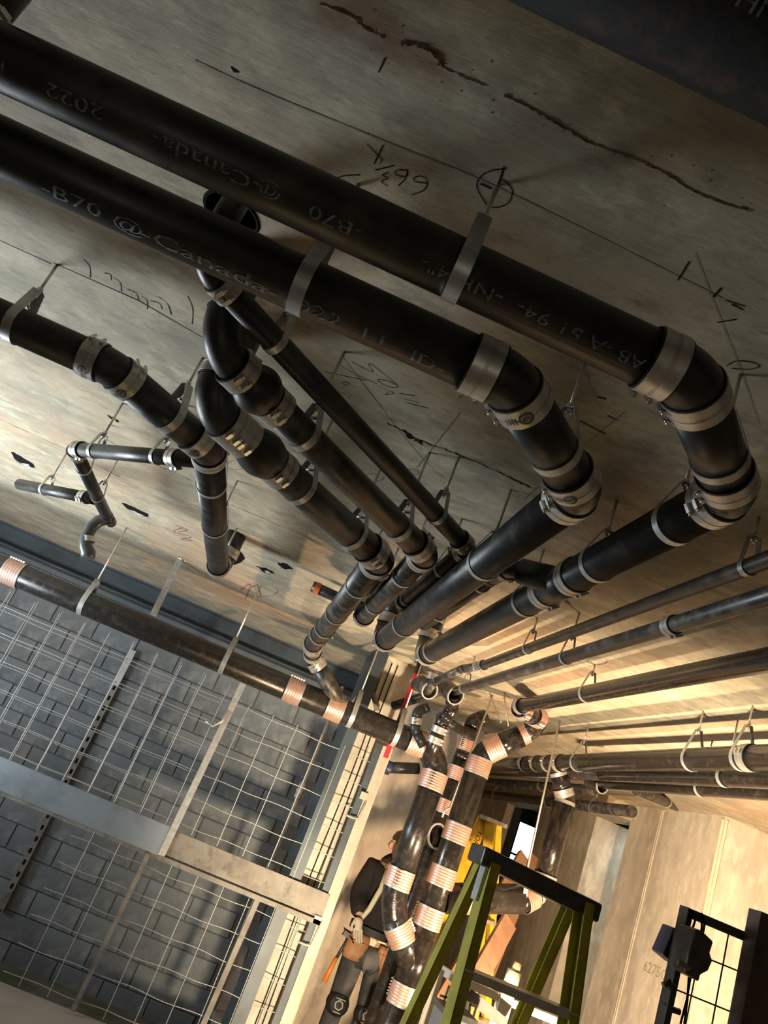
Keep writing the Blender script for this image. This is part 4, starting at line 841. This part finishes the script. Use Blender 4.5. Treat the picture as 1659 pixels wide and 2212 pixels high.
mb = MB(); mb.tube([(xm-.205, WY-.12, .90), (xm-.235, WY-.12, .76)], .012, 8); mb.build('neck', M['blackpl'], HM); mb = MB(); mb.tube([(xm-.235, WY-.12, .77), (xm-.26, WY-.12, .60)], [.015, .019], 10); mb.build('handle', nmat('orange_grip', (.62, .20, .03), .5), HM, 'orange grip'); mb = MB(); mb.box((xm-.195, WY-.12, .925), (.11, .035, .035), Matrix.Rotation(.2, 3, 'Y')); mb.build('head', M['blackpl'], HM)
mb = MB(); mb.ribbon([(xm-.03, WY+.32, .56), (xm-.0, WY+.32, .42), (xm-.02, WY+.33, .2), (xm-.09, WY+.33, .012)], .075, .012, (1, 0, .2)); tag(mb.build('yellow_strip', M['yellow']), 'yellow plastic strip standing behind the worker\'s legs', 'strip')

# ------------------------------------------------------------------ print on the pipes
def text_mesh(body, size, space=1.0):
    c = bpy.data.curves.new('t', 'FONT'); c.body = body; c.size = size; c.space_character = space; c.resolution_u = 2
    o = bpy.data.objects.new('t', c); COL.objects.link(o); dg = bpy.context.evaluated_depsgraph_get(); dg.update()
    me = bpy.data.meshes.new_from_object(o.evaluated_get(dg)); bpy.data.objects.remove(o); bpy.data.curves.remove(c)
    bm = bmesh.new(); bm.from_mesh(me); bmesh.ops.triangulate(bm, faces=bm.faces)
    for _ in range(2): bmesh.ops.subdivide_edges(bm, edges=[e for e in bm.edges if e.calc_length() > size*.16], cuts=1, use_grid_fill=False)
    bmesh.ops.triangulate(bm, faces=bm.faces); bm.to_mesh(me); bm.free(); return me
def pipe_text(body, x0, y, z, r, ang, size, parent, flip=False, stretch=1.0, name='pipe_print'):
    me = text_mesh(body, size); s_ = -1 if flip else 1
    for v in me.vertices:
        u, w = v.co.x*stretch, (v.co.y-size*.36)
        a = ang+s_*w/r                                     # angle measured from straight down toward the camera side
        v.co = Vector((x0+s_*u, y-math.sin(a)*(r+.0012), z-math.cos(a)*(r+.0012)))
    me.materials.append(M['print']); o = bpy.data.objects.new(name, me); COL.objects.link(o)
    o.parent = parent; o.matrix_parent_inverse = parent_world(parent).inverted(); return o
def px_x(px, py, y, z): return at(px, py, z=z-.04).x
# ang: 0 = bottom of pipe, positive toward the camera
for body, px, py, st in (('AB', 1415, 750, 1.3), ('-A 51', 1352, 712, 1.5), ('94-', 1215, 648, 1.6), ('-NH', 1110, 600, 1.6), ('4"-', 990, 552, 1.5), ('-B70', 800, 462, 1.7), ('@', 622, 382, 1.3), ('-Canada-', 580, 352, 1.75), ('2022', 238, 215, 1.7), ('1', 34, 128, 1.3)):
    pipe_text(body, at(px, py, z=z1-.02).x, 1.145, z1, .056, .62, .032, R1, True, st)
for body, px, py, st in (('-B70 @', 112, 392, 1.75), ('-Canada-', 320, 480, 2.1), ('022', 650, 650, 1.7), ('1', 780, 705, 1.6), ('1', 815, 722, 1.6), ('ID-', 890, 755, 1.5)):
    pipe_text(body, at(px, py, z=z2-.02).x, 1.308, z2, .056, .36, .038, R2, False, st)
def wrap_text(body, p, d, n, r, size, parent, mat, stretch=1.0, h=.0012):   # text wrapped on a round surface: axis point p, axis d, outward n
    me = text_mesh(body, size); xs = [v.co.x for v in me.vertices]; cx = (min(xs)+max(xs))/2
    d = Vector(d).normalized(); n = (Vector(n)-d*Vector(n).dot(d)).normalized(); w = n.cross(d)
    for v in me.vertices:
        a = (v.co.y-size*.36)/r; v.co = p+d*((v.co.x-cx)*stretch)+(n*math.cos(a)+w*math.sin(a))*(r+h)
    me.materials.append(M[mat]); o = bpy.data.objects.new('cast_mark' if mat != 'print' else 'pipe_print', me); COL.objects.link(o); o.parent = parent; o.matrix_parent_inverse = parent_world(parent).inverted(); return o
EYE = Vector((0, 0, CZ))
def elbow_mark(root, pa, i, r, rows, size, flip=1, off=(0, 0, 0), mat='logo'):
    ac = pa.arc(i); p = ac[len(ac)//2]; d = (ac[-1]-ac[0]).normalized()*flip; n = (EYE-p)+Vector(off)
    for k, b in enumerate(rows): wrap_text(b, p, d, Quaternion(d, -(k-(len(rows)-1)/2)*size*1.15/r) @ n, r, size, root, mat)
elbow_mark(R1, A1, 1, .0585, ['STRAY', '8'], .022); elbow_mark(R2, A2, 1, .0585, ['8'], .022); elbow_mark(R1, A1, 0, .0585, ['A 22'], .02, off=(0, 0, -1.5))
elbow_mark(RP, AP, 0, .086, ['4', 'TYLE', '48'], .05, mat='iron_dusty'); elbow_mark(RP, AP, 1, .086, ['NH 6'], .035, mat='iron_dusty'); elbow_mark(RD, AD, 2, .088, ['8'], .06, mat='iron_dusty'); elbow_mark(RD, AD, 1, .082, ['8 8'], .05, mat='iron_dusty')
for k, b in enumerate(('NH', '6X6', 'CHAR')): wrap_text(b, Vector((1.58, y3, CZ-.60-.06*k)), (1, 0, 0), EYE-Vector((1.58, y3, CZ-.6)), .09, .05, RD, 'iron_dusty', h=.002) if False else None
# ------------------------------------------------------------------ marks on the soffit: pencil, chalk, crayon
def stroke(pix, w, mat, name, z=ZC-.0012, closed=False, parent=None):
    P = [at(px, py, z=z) for px, py in pix]; mb = MB(); n = len(P); vs = []
    for i in range(n):
        t = (P[min(i+1, n-1)]-P[max(i-1, 0)]).normalized(); s_ = Vector((-t.y, t.x, 0))*(w/2*random.uniform(.7, 1.2)); vs += [P[i]+s_, P[i]-s_]
    mb.add(vs, [(2*i, 2*i+1, 2*i+3, 2*i+2) for i in range(n-1)]); mb.build(name, M[mat], parent or CEIL)
def smooth(pts, k=6):
    out = []
    for i in range(len(pts)-1):
        p0 = pts[max(i-1, 0)]; p1 = pts[i]; p2 = pts[i+1]; p3 = pts[min(i+2, len(pts)-1)]
        for j in range(k):
            t = j/k; out.append(tuple(.5*((2*p1[d])+(-p0[d]+p2[d])*t+(2*p0[d]-5*p1[d]+4*p2[d]-p3[d])*t*t+(-p0[d]+3*p1[d]-3*p2[d]+p3[d])*t**3) for d in (0, 1)))
    return out+[pts[-1]]
PW = .0024
# 66 3/4 with its quote mark
for s_ in ([(793, 312), (826, 345), (820, 354)], [(828, 313), (808, 354)], [(810, 368), (852, 358)], smooth([(838, 373), (826, 378), (838, 385), (824, 393), (838, 402)]), smooth([(880, 368), (858, 368), (854, 375), (868, 382), (880, 378), (880, 368), (876, 385), (860, 402)]), smooth([(924, 396), (898, 393), (893, 386), (905, 381), (918, 384), (923, 396), (915, 411), (890, 421)])): stroke(s_, PW, 'ink', 'pencil_mark')
stroke(smooth([(728, 385), (745, 380), (778, 378)]), PW, 'ink', 'pencil_mark'); stroke([(832, 125), (817, 157)], .003, 'ink', 'pencil_mark')
stroke(smooth([(1095, 365), (1065, 368), (1040, 380), (1030, 400), (1040, 425), (1055, 445), (1075, 448), (1098, 438), (1107, 415), (1098, 398), (1085, 388)]), .0028, 'ink', 'pencil_mark'); stroke([(1089, 360), (1078, 395)], .004, 'ink', 'pencil_mark'); stroke([(1037, 397), (1062, 408)], .004, 'ink', 'pencil_mark')
stroke([(1489, 565), (1464, 606)], .004, 'ink', 'pencil_mark'); stroke([(1558, 622), (1541, 642)], .006, 'ink', 'pencil_mark'); stroke([(1548, 697), (1590, 690)], .004, 'ink', 'pencil_mark'); stroke([(1565, 648), (1610, 662), (1575, 652), (1605, 670), (1580, 658)], .003, 'ink', 'pencil_mark')
stroke(smooth([(1570, 790), (1590, 780), (1625, 783), (1640, 792), (1615, 798), (1580, 796)]), .003, 'ink', 'pencil_mark'); stroke([(1290, 858), (1310, 862)], .005, 'ink', 'pencil_mark'); stroke([(1252, 909), (1308, 938)], .004, 'ink', 'pencil_mark'); stroke([(1312, 898), (1335, 908)], .004, 'ink', 'pencil_mark')
for s_, w in (([(420, 130), (560, 195), (830, 305), (1085, 410), (1460, 595), (1560, 645)], .003), ([(1500, 545), (1560, 700), (1600, 800), (1640, 920)], .002), ([(1350, 890), (1240, 980), (1130, 1080)], .004), ([(995, 890), (900, 1010)], .004), ([(735, 765), (890, 965), (960, 1035)], .0025), ([(1250, 770), (1300, 890)], .0015)): stroke(smooth(s_), w, 'chalk', 'chalk_line')
for s_ in (smooth([(760, 782), (804, 804), (796, 788), (806, 790), (855, 830), (852, 838), (830, 832), (815, 820), (840, 824), (855, 832)]), [(725, 785), (775, 812)], [(775, 812), (815, 830)], smooth([(745, 832), (738, 826), (752, 826), (753, 832), (742, 833)]), smooth([(838, 848), (832, 853), (850, 850), (840, 844)]), [(862, 850), (896, 855)], [(872, 862), (905, 870)], [(878, 870), (925, 882)], [(700, 803), (790, 822)]): stroke(s_, .0022, 'ink', 'pencil_mark')
for a, b in (((180, 560), (195, 600)), ((225, 590), (240, 605)), ((245, 600), (262, 630)), ((275, 625), (300, 650)), ((305, 640), (318, 668)), ((325, 650), (350, 668)), ((340, 640), (370, 680)), ((405, 640), (415, 700))): stroke(smooth([a, ((a[0]+b[0])/2+6, (a[1]+b[1])/2-4), b]), .003, 'ink', 'pencil_mark')
stroke([(115, 568), (300, 650), (435, 728)], .0035, 'ink', 'pencil_mark'); stroke([(0, 520), (110, 570)], .003, 'ink', 'pencil_mark')
for s_ in (smooth([(380, 1135), (405, 1145), (385, 1150), (412, 1160), (392, 1165), (415, 1168)]), smooth([(520, 1275), (540, 1262), (530, 1295)]), [(375, 1200), (425, 1225)], smooth([(505, 1272), (560, 1290), (555, 1262)]), [(545, 1295), (640, 1345)], smooth([(395, 1140), (375, 1148), (400, 1158)])): stroke(s_, .006, 'redmark', 'crayon_mark')
for cx, cy, a, b in ((660, 795, 14, 9), (570, 1275, 30, 14), (1290, 1428, 22, 8), (805, 1032, 24, 8), (885, 1020, 20, 7), (510, 1005, 20, 10), (600, 855, 22, 8)): stroke([(cx+a*math.cos(t*.42), cy+b*math.sin(t*.42)) for t in range(16)], .002, 'ink', 'pencil_mark')
# pour joint: broken concrete fin with rusty lips
def fin(pix, w, mat, name, h=.006):
    pts = smooth(pix, 8); P = [at(px+random.uniform(-1, 1), py+random.uniform(-1.2, 1.2), z=ZC) for px, py in pts]; mb = MB(); n = len(P); vs = []
    for i in range(n):
        t = (P[min(i+1, n-1)]-P[max(i-1, 0)]).normalized(); s_ = Vector((-t.y, t.x, 0)); a = w*(.35+.5*abs(math.sin(i*.37+w*900)))*random.uniform(.8, 1.1); b = w*(.35+.5*abs(math.sin(i*.29+2)))*random.uniform(.8, 1.1)
        vs += [P[i]+s_*a-Vector((0, 0, .0006)), P[i]-Vector((0, 0, h*random.uniform(.3, 1.2))), P[i]-s_*b-Vector((0, 0, .0006))]
    mb.add(vs, [(3*i+j, 3*i+j+1, 3*i+4+j, 3*i+3+j) for i in range(n-1) for j in (0, 1)]); mb.build(name, M[mat], CEIL)
fin([(690, 8), (745, 28), (790, 60), (830, 82)], .004, 'seam', 'joint_fin', .003); fin([(868, 92), (905, 98), (935, 112), (955, 140)], .008, 'rust', 'joint_fin', .006); fin([(945, 138), (1000, 165), (1050, 185)], .004, 'seam', 'joint_fin', .003); fin([(1090, 205), (1150, 235), (1215, 272), (1260, 300), (1285, 312)], .0045, 'rust', 'joint_fin', .004); fin([(1290, 312), (1360, 338), (1400, 352)], .004, 'seam', 'joint_fin', .003); fin([(1395, 352), (1440, 375), (1500, 412), (1570, 440), (1625, 455)], .0045, 'rust', 'joint_fin', .003); fin([(735, 22), (780, 45)], .006, 'rust', 'joint_fin', .004)
fin([(835, 912), (865, 928), (905, 950), (960, 970), (1010, 990), (1100, 1030), (1145, 1052)], .006, 'rust', 'joint_fin', .004); fin([(200, 280), (330, 345), (430, 392)], .003, 'seam', 'joint_fin', .003); fin([(735, 615), (850, 670), (990, 730)], .003, 'seam', 'joint_fin', .003)
fin([(500, 1090), (640, 1150), (800, 1215)], .003, 'seam', 'joint_fin', .003); fin([(230, 950), (330, 1000), (420, 1040)], .003, 'seam', 'joint_fin', .003); fin([(0, 905), (120, 960), (260, 1030)], .003, 'seam', 'joint_fin', .003); fin([(440, 1235), (560, 1300), (700, 1365)], .004, 'seam', 'joint_fin', .003)
for k in range(45):                                        # bug holes and rust specks beside the joint
    px = random.uniform(760, 1650); py = 85+(px-830)*.445+random.gauss(0, 40); c_ = at(px, py, z=ZC-.0008); r_ = random.uniform(.0008, .0026)
    mb = MB(); mb.add([c_+Vector((r_*math.cos(a)*random.uniform(.6, 1.2), r_*math.sin(a)*random.uniform(.6, 1.2), 0)) for a in [.9*j for j in range(7)]], [tuple(range(7))]); mb.build('bug_hole', M['rust'], CEIL)
# broken-out pockets, their shaded hollows drawn as flat dark patches
def pocket(pix, mat, name, z):
    jag = []
    for i, a in enumerate(pix):
        b = pix[(i+1) % len(pix)]; jag += [(a[0]+(b[0]-a[0])*t+random.uniform(-2, 2), a[1]+(b[1]-a[1])*t+random.uniform(-1.6, 1.6)) for t in (0, .33, .66)]
    P = [at(px, py, z=z) for px, py in jag]; n = len(P); mb = MB(); mb.add([p for p in P]+[p+Vector((0, 0, .02)) for p in P], [tuple(range(n))]+[(k, (k+1) % n, n+(k+1) % n, n+k) for k in range(n)]); mb.build(name, M[mat], CEIL)
for d_, c_ in (([(22, 975), (45, 985), (70, 1003), (75, 1012), (35, 997)], [(35, 997), (60, 1005), (76, 1013), (55, 1010)]), ([(262, 1085), (290, 1095), (320, 1112), (322, 1119), (280, 1103)], [(275, 1100), (300, 1108), (325, 1119), (305, 1117)]), ([(230, 897), (245, 902), (256, 912), (245, 912)], [(244, 906), (252, 910), (247, 912)]), ([(552, 1222), (575, 1228), (592, 1238), (570, 1237)], [(570, 1233), (588, 1237), (580, 1240)]), ([(598, 1215), (620, 1218), (634, 1230), (612, 1230)], [(605, 1226), (614, 1229), (608, 1230)]), ([(495, 1185), (515, 1190), (530, 1205), (525, 1212), (505, 1220), (490, 1210)], [(492, 1200), (505, 1212), (497, 1215)])):
    pocket(d_, 'dark', 'broken_pocket', ZC-.0015); pocket(c_, 'chip', 'plaster_chip', ZC-.003)
pocket([(870, 928), (885, 938), (895, 948), (880, 946)], 'dark', 'broken_pocket', ZC-.0018); pocket([(900, 948), (915, 955), (910, 960), (895, 952)], 'dark', 'broken_pocket', ZC-.0018); pocket([(497, 145), (508, 152), (515, 158), (503, 155)], 'dark', 'broken_pocket', ZC-.0018)
# pencilled number on the pier
me = text_mesh('6275C', .12)
for v in me.vertices: v.co = Vector((PX-.003, 7.16-v.co.x*1.2, CZ-.27+v.co.y))
me.materials.append(nmat('pencil_grey', (.34, .29, .23), .8)); o = bpy.data.objects.new('pencil_number', me); COL.objects.link(o); o.parent = PIER; o.matrix_parent_inverse = parent_world(PIER).inverted()
o = text_mesh('SEQUENM', .075)
for v in o.vertices: v.co = Vector((-1.02+v.co.x*1.3, YB-.1015, 2.71+v.co.y*.9))
o.materials.append(nmat('stencil_dark', (.02, .026, .03), .6)); q = bpy.data.objects.new('stencil', o); COL.objects.link(q); q.parent = LINT; q.matrix_parent_inverse = parent_world(LINT).inverted()

# lettering on the yellow ladder rail
q0 = at(1036, 1795, y=6.17); q1 = at(1012, 1845, y=6.10); dd_ = (q1-q0).normalized(); me = text_mesh('YORK', .06); nn_ = Vector((0, -1, 0)); ww_ = nn_.cross(dd_)
for v in me.vertices: v.co = q0+dd_*v.co.x+ww_*(v.co.y-.02)+nn_*.035
me.materials.append(M['ink']); o = bpy.data.objects.new('lettering', me); COL.objects.link(o); o.parent = YLD; o.matrix_parent_inverse = parent_world(YLD).inverted()

# white print on the very wide pipe, cut by the corner of the picture
dq = ray(1640, 14).normalized(); oc = EYE-XB; A_ = dq.y**2+dq.z**2; B_ = 2*(oc.y*dq.y+oc.z*dq.z); C_ = oc.y**2+oc.z**2-.11**2; D_ = B_*B_-4*A_*C_
if D_ > 0:
    hit = EYE+dq*((-B_-math.sqrt(D_))/(2*A_)); wrap_text('NH', Vector((hit.x, XB.y, XB.z)), (-1, 0, 0), hit-Vector((hit.x, XB.y, XB.z)), .11, .03, OLDP, 'print', 1.3)
